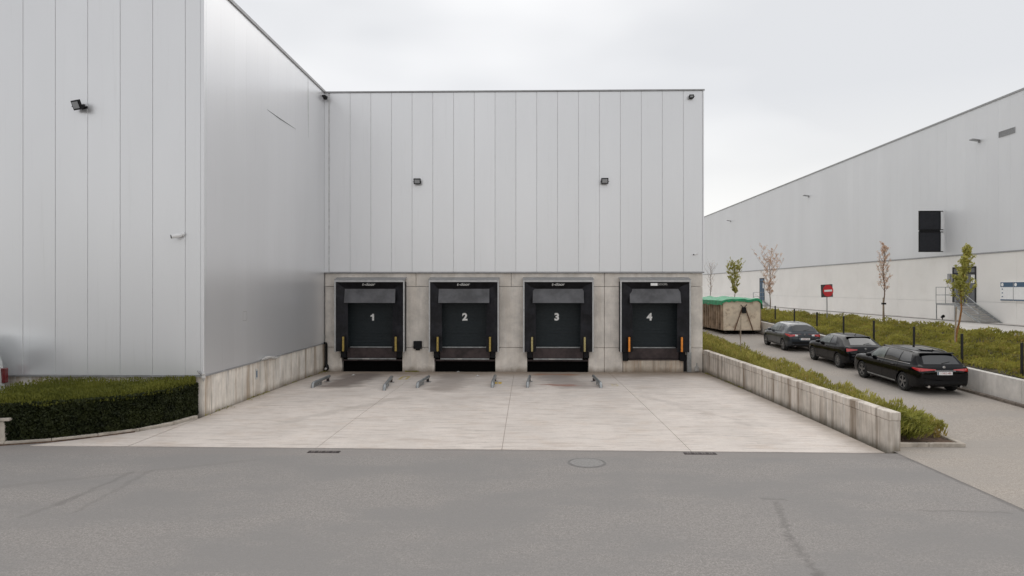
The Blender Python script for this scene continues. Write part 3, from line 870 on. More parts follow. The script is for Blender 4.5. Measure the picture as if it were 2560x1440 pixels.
def kerb_run(pts, w, z0f, z1f, name, label, mat=M['kerb'], seg=1.0, side=1, parent=None, kind=None):
    """kerb stones along a polyline, each a part"""
    P = [Vector((p[0], p[1], 0)) for p in pts]
    L = [0]
    for i in range(1, len(P)): L.append(L[-1] + (P[i] - P[i-1]).length)
    def at(d):
        d = min(max(d, 0), L[-1])
        for i in range(1, len(P)):
            if d <= L[i] + 1e-9:
                t = (d - L[i-1]) / (L[i] - L[i-1]); q = P[i-1].lerp(P[i], t); tn = (P[i] - P[i-1]).normalized(); return q, tn
    e = empty(name, (P[0].x, P[0].y, 0), 0, label if not kind else None, 'kerb' if not kind else None)
    if kind: e['kind'] = kind
    n = max(1, round(L[-1] / seg)); s_ = L[-1] / n
    for k in range(n):
        a, ta = at(k * s_ + 0.005); b, tb = at((k+1) * s_ - 0.005)
        na = Vector((-ta.y, ta.x, 0)) * w * side; nb = Vector((-tb.y, tb.x, 0)) * w * side
        vs = [(a.x, a.y, z0f(a.y)), (b.x, b.y, z0f(b.y)), (b.x+nb.x, b.y+nb.y, z0f(b.y)), (a.x+na.x, a.y+na.y, z0f(a.y)),
              (a.x, a.y, z1f(a.y)), (b.x, b.y, z1f(b.y)), (b.x+nb.x, b.y+nb.y, z1f(b.y)), (a.x+na.x, a.y+na.y, z1f(a.y))]
        ob = MB().add(vs, [(0,3,2,1),(4,5,6,7),(0,1,5,4),(1,2,6,5),(2,3,7,6),(3,0,4,7)]).build('kerb_stone', mat, None, bevel=0.012)
        ob.parent = e; ob.matrix_parent_inverse = Matrix.Translation((-P[0].x, -P[0].y, 0))
    return e
kerb_run(KP + [(-40, KP[-1][1] + 0.1)][:0] + [(KP[-1][0] - 8, KP[-1][1] - 0.1)], 0.13, lambda y: -0.3, lambda y: 0.085, 'kerb', 'curved brownish kerb round the foot of the clipped hedge', side=-1)
kerb_run([(10.74, 16.86), (8.95, 16.86)], 0.12, lambda y: -0.3, lambda y: 0.10, 'kerb', 'straight kerb closing the near end of the driveway bed', side=-1)
kerb_run([(10.74, 17.0), (10.74, 45)], 0.12, lambda y: drive_z(y) - 0.3, lambda y: drive_z(y) + 0.10, 'kerb', 'long kerb between the planting bed and the driveway', side=1)

# right hand low wall with gutter and fence
XK = 15.62
wl = empty('low_wall', (XK, 12, 0), 0, 'low pale concrete wall along the driveway behind the parked cars', 'wall')
ystart = 10.0
k = 0
while ystart < 76:
    ye = ystart + 4.0
    za, zb = drive_z(ystart), drive_z(ye)
    za2 = za + 0.82; zb2 = zb + 0.82
    ob = MB().add([(XK + 0.12, ystart + 0.005, za - 0.4), (XK + 0.34, ystart + 0.005, za - 0.4), (XK + 0.34, ye - 0.005, zb - 0.4), (XK + 0.12, ye - 0.005, zb - 0.4),
                   (XK + 0.12, ystart + 0.005, za2), (XK + 0.34, ystart + 0.005, za2), (XK + 0.34, ye - 0.005, zb2), (XK + 0.12, ye - 0.005, zb2)],
                  [(0,3,2,1),(4,5,6,7),(0,1,5,4),(1,2,6,5),(2,3,7,6),(3,0,4,7)]).build('wall_segment', M['conc_right'], None, bevel=0.01)
    ob.parent = wl; ob.matrix_parent_inverse = Matrix.Translation((-XK, -12, 0))
    ystart = ye
kerb_run([(XK - 0.05, 10), (XK - 0.05, 60)], 0.15, lambda y: drive_z(y) - 0.3, lambda y: drive_z(y) + 0.09, 'kerb', 'dark kerb at the foot of the low wall behind the cars', mat=simple('dirty_kerb', (0.17, 0.14, 0.115), 0.9, var=0.3), side=-1, seg=2.0)

# ------------------------------------------------------------------ bank, yard
def wall_top(y): return drive_z(y) + 0.82
def bank_z(x, y):
    t = min(1, max(0, (x - 15.96) / (21.0 - 15.96)))
    s_ = t * t * (3 - 2 * t) * 0.5 + t * 0.5
    base = (wall_top(y) + 0.02) * (1 - s_) + 1.80 * s_
    return base + 0.10 * noise.noise((x * 0.7, y * 0.7, 1.0)) * min(1, t * 4)
bk = strip_grid('bank', 15.96, 21.0, [8 + i * 0.8 for i in range(130)], bank_z, M['earth'], 9)
tag(bk, kind='structure')
yd = MB().prism([(20.9, 5), (60, 5), (60, 200), (20.9, 200)], -0.4, lambda x, y: 1.80 + 0.004 * (x - 20.9)).build('yard', M['yard'])
tag(yd, kind='structure')
kerb_run([(21.05, 8), (21.05, 120)], 0.15, lambda y: 1.5, lambda y: 1.86, 'kerb', 'pale kerb along the crest of the planted bank', mat=M['yard'], side=-1, seg=4.0)
kerb_run([(XR - 1.4, 8), (XR - 1.4, 120)], 0.10, lambda y: 1.7, lambda y: 1.875, 'kerb', 'thin kerb line in the yard close to the far warehouse', mat=simple('yard_kerb', (0.25, 0.235, 0.22), 0.9), side=-1, seg=6.0)

# ground cover on the bank (small leafy sprays over low mounds)
def cover_points(n, x0, x1, y0, y1, zf, amp, hbase, nscale=1.1):
    pts = np.empty((n, 3)); X = rng.uniform(x0, x1, n); Y = y0 + (y1 - y0) * rng.uniform(0, 1, n) ** 1.5
    for i in range(n):
        x_, y_ = X[i], Y[i]
        m = noise.noise((x_ * nscale, y_ * nscale, 4.0)) + 0.5 * noise.noise((x_ * nscale * 2.7, y_ * nscale * 2.7, 9.0))
        top = hbase + amp * m
        pts[i] = (x_, y_, zf(x_, y_) + max(0.03, top) * (1 - rng.uniform(0, 1) ** 2.2))
    return pts
P1 = cover_points(120000, 15.98, 21.0, 12.0, 72.0, bank_z, 0.42, 0.20, 0.8)
cv = link('ground_cover', quads_mesh('ground_cover', leaf_quads(P1, 0.155, 0.45, 0.30, (0.1, -0.2, 1.0))), M['cover_leaf'])
tag(cv, 'olive green ground cover shrubs spreading over the bank behind the fence', 'ground cover', kind='stuff')

# bed planting behind the pit wall
def bed_z(x, y): return drive_z(y) + 0.06
P2 = []
for i in range(42000):
    y_ = 17.6 + (60 - 17.6) * rng.uniform() ** 1.4
    x_ = rng.uniform(8.95, 10.75)
    dens = noise.noise((x_ * 0.9, y_ * 0.9, 2.0)) + 0.4 * noise.noise((x_ * 3, y_ * 3, 2.0))
    far = min(1, max(0, (y_ - 19) / 14))
    if dens < -0.45 + 0.0 * far and y_ < 30: continue
    t = (x_ - 8.95) / 1.8
    top = (0.76 + 0.5 * dens + 0.22 * noise.noise((x_ * 5, y_ * 5, 8.0)) - 0.02 * far) * 0.92 * (1 - 0.5 * t ** 2)
    if y_ < 24: top *= 0.72 + 0.35 * dens
    if y_ < 26 and dens < -0.12 + 0.02 * (26 - y_): continue
    P2.append((x_, y_, bed_z(x_, y_) + max(0.05, top) * (1 - rng.uniform() ** 1.8)))
P2 = np.array(P2)
bd = link('bed_plants', quads_mesh('bed_plants', leaf_quads(P2, 0.15, 0.6, 0.22, (0.15, -0.1, 1.0))), M['bed_leaf'])
tag(bd, 'yellow green low plants filling the narrow bed behind the stained wall', 'plants', kind='stuff')

# arching tuft at the wall end
sh = empty('shrub', (9.62, 17.5, 0.05), 0, 'bushy arching green shrub at the near end of the stained wall', 'shrub')
def tuft(nb, rad, h, leaf_n, parent, mat, seed, stem_mat):
    rr = random.Random(seed)
    st = MB(); L = []
    for k in range(nb):
        jit = rr.uniform(0.8, 1.25)
        a = rr.uniform(0, 2 * math.pi); r = rad * rr.uniform(0.35, 1.0); hh = jit * h * rr.uniform(0.5, 1.05) * (1 - 0.35 * (r / rad) ** 2)
        b0 = Vector((rr.uniform(-.15, .15), rr.uniform(-.15, .15), 0))
        pts = []
        for q in range(6):
            t = q / 5
            pts.append(b0 + Vector((math.cos(a) * r * t ** 1.3, math.sin(a) * r * t ** 1.3, hh * (1.6 * t - 0.75 * t * t))))
        st.tube(pts, [0.008, 0.007, 0.006, 0.005, 0.004, 0.002], 4, cap=False)
        for q in range(leaf_n):
            t = rr.uniform(0.2, 1.0); i = min(4, int(t * 5)); f = t * 5 - i
            p = pts[i].lerp(pts[i+1], f) + Vector((rr.gauss(0, .035), rr.gauss(0, .035), rr.gauss(0, .03)))
            L.append(p)
    st.build('stems', stem_mat, parent)
    link('foliage', quads_mesh('foliage', leaf_quads(np.array([tuple(p) for p in L]), 0.19, 0.55, 0.12, (0.5, -0.15, 0.8))), mat, parent)
tuft(150, 0.58, 0.84, 40, sh, M['tuft_leaf'], 5, M['bark'])
# ------------------------------------------------------------------ hedge
hz0, hz1 = 0.05, 1.02
hb_poly = []   # hedge outline, world x/y
off = 0.16
fr_pts = []
for i, (x_, y_) in enumerate(KP):
    fr_pts.append((x_ - (0.30 if i == 0 else 0.0), y_ + off + (0.05 if i == 0 else 0)))
fr_pts[0] = (XW - 0.20, YW - 0.12)
fr_pts[1] = (fr_pts[1][0] - 0.16, fr_pts[1][1])
fr_pts.append((KP[-1][0] - 4.0, KP[-1][1] + off - 0.05))
# resample front edge
def resample(pts, n):
    P = [Vector((p[0], p[1])) for p in pts]; L = [0]
    for i in range(1, len(P)): L.append(L[-1] + (P[i] - P[i-1]).length)
    out = []
    for k in range(n):
        d = L[-1] * k / (n - 1)
        for i in range(1, len(P)):
            if d <= L[i] + 1e-9:
                out.append(P[i-1].lerp(P[i], (d - L[i-1]) / (L[i] - L[i-1]))); break
    return out
FE = resample(fr_pts, 60)
def back_y(x_):
    return YW - 0.12 if x_ > -14.35 else 17.95
hd = empty('hedge', (XW - 2.5, YW - 1.5, 0), 0, 'clipped dark green hedge with a flat top below the left grey wall', 'hedge')
inv = Matrix.Translation((-(XW - 2.5), -(YW - 1.5), 0))
def hn(k):
    k = min(max(k, 0), len(FE) - 2)
    t = (FE[k+1] - FE[k]).normalized()
    return Vector((t.y, -t.x))
core = MB()
for k in range(len(FE) - 1):
    a_, b_ = FE[k] + hn(k) * 0.13, FE[k+1] + hn(k+1) * 0.13
    ya, yb = back_y((a_.x + b_.x) / 2), back_y((a_.x + b_.x) / 2)
    if a_.y + 0.12 >= ya: continue
    core.add([(a_.x, a_.y, hz0), (b_.x, b_.y, hz0), (b_.x, yb - 0.04, hz0), (a_.x, ya - 0.04, hz0),
              (a_.x, a_.y, hz1 - 0.1), (b_.x, b_.y, hz1 - 0.1), (b_.x, yb - 0.04, hz1 - 0.1), (a_.x, ya - 0.04, hz1 - 0.1)],
             [(0,3,2,1),(4,5,6,7),(0,1,5,4),(1,2,6,5),(2,3,7,6),(3,0,4,7)])
ob = core.build('core', M['hedge_core'], None); ob.parent = hd; ob.matrix_parent_inverse = inv
# leaves on the front face
n = 42000
kk = rng.uniform(0, len(FE) - 1.001, n)
C = np.empty((n, 3))
for i in range(n):
    a_ = FE[int(kk[i])]; b_ = FE[int(kk[i]) + 1]; f = kk[i] % 1
    p = a_.lerp(b_, f)
    z_ = hz0 + (hz1 - hz0) * rng.uniform() 
    bulge = 0.07 * noise.noise((p.x * 1.8, z_ * 1.8, 3.0)) + 0.05 * noise.noise((p.x * 5, z_ * 5, 3.0))
    q_ = p + hn(int(kk[i])) * (rng.uniform(0, 1) ** 1.5 * 0.16 - 0.03 + bulge)
    C[i] = (q_.x, q_.y, z_)
# right end face
m_ = 3500
E = np.empty((m_, 3))
for i in range(m_):
    E[i] = (FE[0].x + 0.03 - rng.uniform(0, .16), rng.uniform(FE[0].y - 0.02, YW - 0.02), hz0 + (hz1 - hz0) * rng.uniform())
fl = link('foliage', quads_mesh('foliage', leaf_quads(np.vstack([C, E]), 0.060, 0, 0.6)), M['hedge_leaf'])
fl.parent = hd; fl.matrix_parent_inverse = inv
# top: short upright shoots
n = 60000
T = []
while len(T) < n:
    x_ = rng.uniform(-17.0, FE[0].x)
    k = int(np.argmin([abs(p.x - x_) for p in FE])); yf_ = FE[k].y
    yb_ = back_y(x_)
    if yb_ <= yf_: continue
    y_ = rng.uniform(yf_ - 0.02, yb_)
    edge = 0.09 * noise.noise((x_ * 2.4, y_ * 2.4, 0)) + 0.06 * noise.noise((x_ * 0.7, y_ * 0.7, 7))
    T.append((x_, y_, hz1 - 0.07 + edge + 0.05 * min(1, max(0, (-12.2 - x_) / 1.5)) + rng.uniform(0, 1) ** 2.5 * 0.24))
T = np.array(T)
tp = link('foliage', quads_mesh('top_foliage', leaf_quads(T, 0.075, 0.62, 0.28, (0, 0, 1.0))), M['hedge_shoot'])
tp.parent = hd; tp.matrix_parent_inverse = inv
hb = MB().prism([(p.x, p.y - 0.2 + 0.02) for p in FE][::3] + [(FE[-1].x, 20.4), (XW - 0.3, 20.44)], -0.2, 0.03).build('hedge_bed', M['soil'])
tag(hb, kind='structure')

# concrete service box at the left edge, in the hedge
bx, by = gnd(8, 1107, 0.0)
cb = empty('concrete_box', (bx - 0.12, by - 0.02, 0.0), R(3), 'small square concrete post with a slab lid set into the hedge front', 'concrete post')
MB().box(-0.28, 0.28, -0.16, 0.22, -0.1, 0.58).build('body', M['kerb'], cb, bevel=0.01)
MB().box(-0.36, 0.42, -0.22, 0.26, 0.585, 0.66).build('lid', M['kerb'], cb, bevel=0.015)

# ------------------------------------------------------------------ wall lamps and cameras
def floodlight(x, y, z, yaw, pitch, label, size=0.42, dark=True):
    e = empty('floodlight', (x, y, z), yaw, label, 'floodlight', 'floodlights on the walls')
    s_ = size
    Mx = Matrix.Translation((0, -0.28 * s_ / 0.42, 0)) @ Matrix.Rotation(pitch, 4, 'X')
    MB().box(-s_/2, s_/2, -0.04, 0.04, -s_*0.4, s_*0.4, Mx).build('housing', M['black_plastic'], e, bevel=0.01)
    MB().box(-s_/2 + 0.045, s_/2 - 0.045, -0.048, -0.036, -s_*0.4 + 0.045, s_*0.4 - 0.045, Mx).build('lens', M['lens'], e)
    b = MB().tube([(-s_*0.40, -0.02, -0.04), (-s_*0.5 - 0.02, -0.27, -0.03)], 0.014, 6)
    b.tube([(s_*0.40, -0.02, -0.04), (s_*0.5 + 0.02, -0.27, -0.03)], 0.014, 6)
    b.box(-s_*0.42, s_*0.42, -0.03, -0.004, -0.075, -0.005)
    b.build('bracket', M['black_plastic'], e)
    MB().box(-0.06, 0.06, -0.07, -0.031, -0.06, 0.06).build('junction_box', M['black_plastic'], e)
    return e
yl = YW - 0.04
floodlight(x_at(212, yl), yl, z_at(267, x_at(212, yl), yl), R(-24), R(22), 'square black floodlight high on the left wing front wall', 0.36)
yl = YD - 0.09
floodlight(x_at(1044, yl), yl, z_at(455, x_at(1044, yl), yl), R(4), R(18), 'small black floodlight on the grey panels, left of the pair above the docks', 0.34)
floodlight(x_at(1512, yl), yl, z_at(454, x_at(1512, yl), yl), R(-6), R(18), 'small black floodlight on the grey panels, right of the pair above the docks', 0.34)
floodlight(x_at(1728, yl), yl, z_at(243, x_at(1728, yl), yl), R(-8), R(14), 'little floodlight under the roof edge at the top right corner', 0.22)
def cctv(x, y, z, yaw, label, s_=1.0):
    e = empty('security_camera', (x, y, z), yaw, label, 'security camera', 'white security cameras')
    MB().lathe([(0.055*s_, 0), (0.055*s_, -0.03*s_), (0.03*s_, -0.06*s_)], 14, 'Y').build('mount', M['white_plastic'], e, smooth=True)
    MB().tube([(0, -0.05*s_, 0), (0, -0.10*s_, -0.02*s_)], 0.022*s_, 8).build('arm', M['white_plastic'], e)
    b = MB().tube([(0, -0.05*s_, -0.02*s_), (0, -0.06*s_, -0.021*s_), (0, -0.30*s_, -0.07*s_), (0, -0.31*s_, -0.072*s_)], [0.02*s_, 0.055*s_, 0.055*s_, 0.05*s_], 14)
    b.build('body', M['white_plastic'], e, smooth=True)
    MB().tube([(0, -0.308*s_, -0.0715*s_), (0, -0.318*s_, -0.073*s_)], 0.05*s_, 12).build('lens', M['black_plastic'], e)
yl = YW - 0.04
cctv(x_at(460, yl), yl, z_at(586, x_at(460, yl), yl), R(-50), 'white security camera on the left wing, beside the corner', 1.15)
yl = YD - 0.09
cctv(x_at(1743, yl), yl, z_at(634, x_at(1743, yl), yl), R(-60), 'tiny white security camera at the right end of the grey panels', 0.7)
yy_ = YD - 0.45; 
e = empty('dome_camera', (XW, y_at(806, XW), z_at(243, XW, y_at(806, XW))), 0, 'black dome camera in the roof corner between both walls', 'security camera')
MB().box(0.0, 0.16, -0.05, 0.05, 0.02, 0.10).build('bracket', M['black_plastic'], e)
MB().lathe([(0.001, -0.13), (0.07, -0.11), (0.11, -0.04), (0.12, 0.02), (0.10, 0.05), (0.001, 0.06)], 16, 'Z', (0.14, 0, 0)).build('dome', M['black_plastic'], e, smooth=True)

# corner drain pipe with pale collar
e = empty('drain_pipe', (XW + 0.12, YD - 0.12, 0), 0, 'black drain pipe in the corner beside dock 1', 'pipe')
MB().tube([(0, 0, 0.10), (0, 0, 1.16), (0, -0.03, 1.22), (-0.10, -0.10, 1.24)], 0.055, 10).build('pipe', M['black_plastic'], e, smooth=True)
MB().lathe([(0.001, -0.10), (0.10, -0.07), (0.13, 0.03), (0.10, 0.15), (0.055, 0.22)], 12, 'Z', (0.02, -0.05, 0.0)).build('shoe', M['black_plastic'], e, smooth=True)
MB().tube([(0.02, -0.21, 0.0), (0.02, -0.17, 0.02)], 0.05, 10).build('outlet', M['white_plastic'], e)
# black wall box
bxx = x_at(1045, YD); bz = z_at(862, bxx, YD)
e = empty('wall_box', (bxx, YD, bz), 0, 'black square box on the concrete between docks 1 and 2', 'box')
MB().box(-0.20, 0.20, -0.16, -0.002, -0.19, 0.19).build('body', M['black_plastic'], e, bevel=0.02)
MB().box(-0.16, 0.16, -0.175, -0.161, -0.15, 0.15).build('cover', M['black_rubber'], e, bevel=0.008)
MB().box(-0.10, 0.10, -0.09, -0.002, -0.26, -0.192).build('cable_gland', M['black_plastic'], e)
# steel channel at the foot of dock 4
cx_ = x_at(1722, YD)
e = empty('steel_channel', (cx_, YD, 0), 0, 'upright galvanised channel below the right edge of dock 4', 'steel channel')
b = MB().box(-0.10, 0.10, -0.10, -0.085, -0.12, 0.84).box(-0.10, -0.085, -0.084, -0.003, -0.12, 0.84).box(0.085, 0.10, -0.084, -0.003, -0.12, 0.84)
b.build('channel', M['galv'], e)
MB().box(-0.26, -0.12, -0.06, -0.003, -0.1, 0.7).build('cable_duct', M['black_plastic'], e)
e = empty('floor_box', (x_at(1741, YD), YD, 0), 0, 'small pale box at the wall foot in the right corner of the apron', 'box')
MB().box(-0.09, 0.09, -0.14, -0.003, -0.10, 0.14).build('body', M['white_dirty'], e, bevel=0.02)
MB().tube([(0, -0.07, 0.13), (0, -0.07, 0.30)], 0.02, 8).build('cable', M['galv'], e)

# ------------------------------------------------------------------ wheel guides on the apron
def wheel_guide(pa, pb, label, parts=3):
    A = Vector((*gnd(pa[0], pa[1], -0.02), 0)); B = Vector((*gnd(pb[0], pb[1], -0.02), 0))
    A = Vector((x_at(pa[0], A.y), A.y, 0))
    L = (B - A).length; d = (B - A) / L
    e = empty('wheel_guide', (A.x, A.y, apron_z(A.x, A.y)), math.atan2(d.y, d.x), label, 'wheel guide', 'wheel guides in front of the docks')
    r = 0.065; h = 0.20
    pts = [(-0.05, 0, h), (L * 0.5, 0, h), (L - 0.10, 0, h), (L - 0.02, 0, h - 0.03), (L + 0.04, 0, h - 0.10), (L + 0.05, 0, 0.02)]
    MB().tube(pts, r, 12).build('tube', M['galv'], e, smooth=True)
    MB().tube([(0.0, 0, h), (-0.03, 0, h), ], r * 1.02, 12).build('end_cap', M['black_rubber'], e)
    for t in (0.06, 0.55):
        MB().box(L * t - 0.05, L * t + 0.05, -0.05, 0.05, 0.0, h - 0.05).build('support', M['galv'] if t > 0.5 else M['rust'], e)
        MB().box(L * t - 0.11, L * t + 0.11, -0.13, 0.13, -0.02, 0.012).build('base_plate', M['galv'], e)
    MB().box(L * 0.62, L - 0.02, -0.012, 0.012, 0.02, h - 0.06).build('web_plate', M['galv'], e)
wheel_guide((822, 949), (782, 967), 'galvanised wheel guide close to the side wall, left of dock 1')
wheel_guide((979, 951), (961, 974), 'galvanised wheel guide right of dock 1, with black foot')
wheel_guide((1071, 950), (1044, 967), 'galvanised wheel guide left of dock 2, by the yellow floor marking')
wheel_guide((1238, 948), (1231, 966), 'galvanised wheel guide right of dock 2, beside the yellow square')
wheel_guide((1324, 949), (1319, 966), 'galvanised wheel guide left of dock 3')
wheel_guide((1484, 948), (1502, 967), 'galvanised wheel guide left of dock 4, slanting to the right')
def frame_mark(px, py, w, dpt, t, label, mat):
    x_, y_ = gnd(px, py, -0.1)
    z_ = apron_z(x_, y_) + 0.005
    b = MB()
    for (xa, xb, ya, yb) in ((-w, w, dpt - t, dpt), (-w, w, -dpt, -dpt + t), (-w, -w + t, -dpt + t, dpt - t), (w - t, w, -dpt + t, dpt - t)):
        b.box(xa, xb, ya, yb, 0, 0.004)
    ob = b.build('floor_marking', mat, None, (x_, y_, z_)); tag(ob, label, 'floor marking', 'yellow floor markings')
    return ob
m1 = frame_mark(1011, 945, 0.20, 0.55, 0.11, 'worn yellow outline painted between docks 1 and 2', M['floor_yellow'])
m2 = frame_mark(1245, 959, 0.15, 0.26, 0.10, 'bright yellow square painted beside the wheel guide of dock 2', simple('bright_floor_yellow', (0.62, 0.42, 0.06), 0.8, var=0.2, vs=12))
m3 = frame_mark(1537, 965, 0.13, 0.26, 0.05, 'pale cream square outline painted below dock 4', simple('cream_floor_paint', (0.6, 0.53, 0.36), 0.8, var=0.2, vs=12))
def post_yellow(px, py):
    pass
# tiny litter near the docks
for (px, py, lab) in ((1194, 941, 'crumpled white scrap lying in front of dock 2'), (1149, 926, 'small pale scrap lying at the pit edge of dock 2'), (884, 939, 'flat pale scrap lying in front of dock 1')):
    x_, y_ = gnd(px, py, -0.13)
    q = MB(); 
    vs = [(-.08, -.06, 0.0), (.07, -.05, .02), (.09, .05, .0), (-.02, .07, .05), (-.09, .03, .015), (0, 0, .06)]
    q.add(vs, [(0, 1, 5), (1, 2, 5), (2, 3, 5), (3, 4, 5), (4, 0, 5), (0, 4, 3, 2, 1)])
    ob = q.build('litter', M['white_dirty'], None, (x_, min(y_, YD - 0.2), apron_z(x_, y_) + 0.002)); tag(ob, lab, 'litter', 'litter on the apron')
# moss and weeds at the wall foot
wd = []
for i in range(2600):
    s_ = rng.uniform()
    if s_ < 0.5: x_ = rng.uniform(XW + 0.1, XW + 1.1) if rng.uniform() < 0.5 else rng.uniform(x_at(1010, YD), x_at(1085, YD)); y_ = YD - rng.exponential(0.08)
    elif s_ < 0.8: y_ = rng.uniform(YW, YD); x_ = XW + 0.0 + rng.exponential(0.05); 
    else: y_ = rng.uniform(26, YD); x_ = rx(y_) - rng.exponential(0.04)
    if noise.noise((x_ * 1.3, y_ * 1.3, 0)) < -0.05: continue
    wd.append((x_, y_, apron_z(x_, y_) + rng.uniform(0, .05)))
w_ = link('weeds', quads_mesh('weeds', leaf_quads(np.array(wd), 0.05, 0.5, 0.3, (0, 0, 1))), M['cover_leaf'])
tag(w_, 'thin moss and weeds along the wall feet of the apron', 'weeds', kind='stuff')

# ------------------------------------------------------------------ far warehouse on the right
far = empty('warehouse', (XR, 40, 1.85), 0, 'long pale warehouse on the right with white concrete base and outside stairs', 'warehouse')
finv = Matrix.Translation((-XR, -40, -1.85))
def fpart(mb, name, mat, bevel=0.0, parent=None, **k):
    ob = mb.build(name, mat, None, bevel=bevel, **k)
    ob.parent = parent or far; 
    ob.matrix_parent_inverse = finv
    return ob
def far_z(px, py): yv = y_at(px, XR); return yv, z_at(py, XR, yv)
FZT = 15.15; FZS = 6.05; FZG = 1.7
fpart(MB().box(XR + 0.08, XR + 60, 20, 175, FZG - 1, FZT - 0.1), 'wall_core', M['joint'])
hp = FZT - FZS - 0.1
pf = MB().box(0.0, 0.079, 0, 0.997, 0, hp).mesh('panel', bevel=0.001)
y = 24.0
while y < 72:
    ob = link('panel', pf, M['clad_far'], far); ob.location = (0, y - 40, FZS + 0.02 - 1.85); y += 1.0
fpart(MB().box(XR, XR + 0.079, 72, 175, FZS + 0.02, FZT - 0.08), 'panel', M['clad_far'])
fpart(MB().box(XR - 0.05, XR + 0.3, 20, 175, FZT - 0.08, FZT + 0.03), 'roof_capping', M['trim'])
fpart(MB().box(XR - 0.045, XR + 0.06, 20, 175, FZS - 0.06, FZS + 0.015), 'drip_flashing', M['trim'])
yjs = [y_at(p, XR) for p in (2373, 2245)]
st_ = yjs[1] - yjs[0]
yj2 = [yjs[0] + st_ * k for k in range(-3, 22)]
for k in range(len(yj2) - 1):
    ya, yb = yj2[k], yj2[k+1]
    for za, zb in ((FZG - 0.5, 3.05), (3.05, FZS - 0.06)):
        fpart(MB().box(XR + 0.0, XR + 0.079, ya + 0.008, yb - 0.008, za + 0.006, zb - 0.006), 'wall_block', M['conc_far'])
# projecting blade board: two dark panels standing out from the wall, facing the road
yb_ = y_at(2357, XR); xl_ = x_at(2297, yb_); xr_ = x_at(2351, yb_)
za, zb = z_at(630, XR, yb_), z_at(527, XR, yb_)
e = empty('projecting_board', (XR, yb_, za), 0, 'large dark two-part board standing out from the far warehouse wall', 'board')
hh = zb - za
for (z0, z1) in ((0.061, hh * 0.475 - 0.002), (hh * 0.53 + 0.062, hh - 0.062)):
    MB().box(xl_ - XR + 0.05, xr_ - XR - 0.05, -0.03, 0.03, z0, z1).build('screen_panel', M['far_dark'], e)
for z0 in (0.0, hh * 0.475, hh * 0.53, hh - 0.06):
    MB().box(xl_ - XR, xr_ - XR, -0.06, 0.06, z0, z0 + 0.06).build('rail', M['black_plastic'], e)
    MB().box(xr_ - XR + 0.002, -0.002, -0.04, 0.04, z0 + 0.005, z0 + 0.055).build('bracket', M['black_plastic'], e)
MB().box(xl_ - XR + 0.02, xr_ - XR - 0.02, -0.025, 0.025, hh * 0.475 + 0.061, hh * 0.53 - 0.001).build('middle_band', M['black_plastic'], e)
for xx in (xl_ - XR, xr_ - XR - 0.05):
    MB().box(xx, xx + 0.05, -0.05, 0.05, 0.061, hh * 0.475 - 0.001).box(xx, xx + 0.05, -0.05, 0.05, hh * 0.53 + 0.061, hh - 0.061).build('side_bar', M['black_plastic'], e)
# vent grille
ya, yb = y_at(2538, XR), y_at(2498, XR)
e = empty('vent_grille', (XR, (ya + yb) / 2, z_at(331, XR, (ya + yb) / 2)), 0, 'wide grey vent grille high on the far warehouse, near the frame edge', 'vent')
hy = (yb - ya) / 2
b = MB().box(-0.04, 0.0, -hy, hy, 0.14, 0.17).box(-0.04, 0, -hy, hy, -0.17, -0.14).box(-0.04, 0, -hy, -hy + 0.03, -0.139, 0.139).box(-0.04, 0, hy - 0.03, hy, -0.139, 0.139)
b.build('frame', M['trim'], e)
for k in range(6):
    MB().box(-0.035, -0.005, -hy + 0.032, hy - 0.032, -0.13 + k * 0.046, -0.105 + k * 0.046).build('slat', M['trim'], e)
# wall lamps of the far warehouse
for px, py, lab in ((2449, 353, 'nearest slim lamp on the far warehouse, left of the vent grille'), (2022, 491, 'slim lamp on the far warehouse above the road sign'), (1827, 553, 'farthest slim lamp on the far warehouse, near the dock building edge')):
    yv, zv = far_z(px, py)
    e = empty('wall_lamp', (XR, yv, zv), 0, lab, 'wall lamp', 'lamps on the far warehouse')
    MB().box(-0.06, 0.0, -0.08, 0.08, -0.10, 0.08).build('bracket', M['trim'], e)
    MB().box(-0.55, -0.062, -0.17, 0.17, 0.0, 0.07, Matrix.Rotation(R(8), 4, 'Y')).build('lamp_head', M['trim'], e, bevel=0.01)
    MB().box(-0.52, -0.10, -0.14, 0.14, -0.012, -0.002, Matrix.Rotation(R(8), 4, 'Y')).build('lens', M['lens'], e)
# door with frame and window, on the platform
def entrance(pxa, pxb, ztop, zplat, lab, dark):
    ya, yb = y_at(pxb, XR), y_at(pxa, XR)
    d_ = empty('door', (XR, (ya + yb) / 2, zplat), 0, lab, 'door', 'doors of the far warehouse')
    hy = (yb - ya) / 2; H = ztop - zplat
    MB().box(-0.03, 0.03, -hy, hy, 0, H).build('leaf', dark, d_)
    b = MB().box(-0.06, -0.031, -hy, -hy + 0.08, 0, H).box(-0.06, -0.031, hy - 0.08, hy, 0, H).box(-0.06, -0.031, -hy + 0.081, hy - 0.081, H - 0.1, H).box(-0.06, -0.031, -0.03, 0.03, 0, H - 0.45).box(-0.06, -0.031, -hy + 0.081, hy - 0.081, H - 0.46, H - 0.38)
    b.build('frame', M['black_plastic'], d_)
    MB().box(-0.04, -0.032, -hy + 0.10, -hy + 0.45, H * 0.55, H * 0.77).build('notice', M['white'], d_)
    MB().tube([(-0.10, -0.12, H * 0.42), (-0.10, -0.25, H * 0.42)], 0.018, 6).build('handle', M['galv'], d_)
    return d_
yA, yB = y_at(2441, XR), y_at(2383, XR)
ym = (yA + yB) / 2
zpl = z_at(757, XR - 0.5, ym)
M['door_grey'] = simple('grey_door', (0.13, 0.133, 0.142), 0.45)
entrance(2383, 2441, z_at(667, XR, ym), zpl, 'dark grey double door at the top of the outside stairs', M['door_grey'])
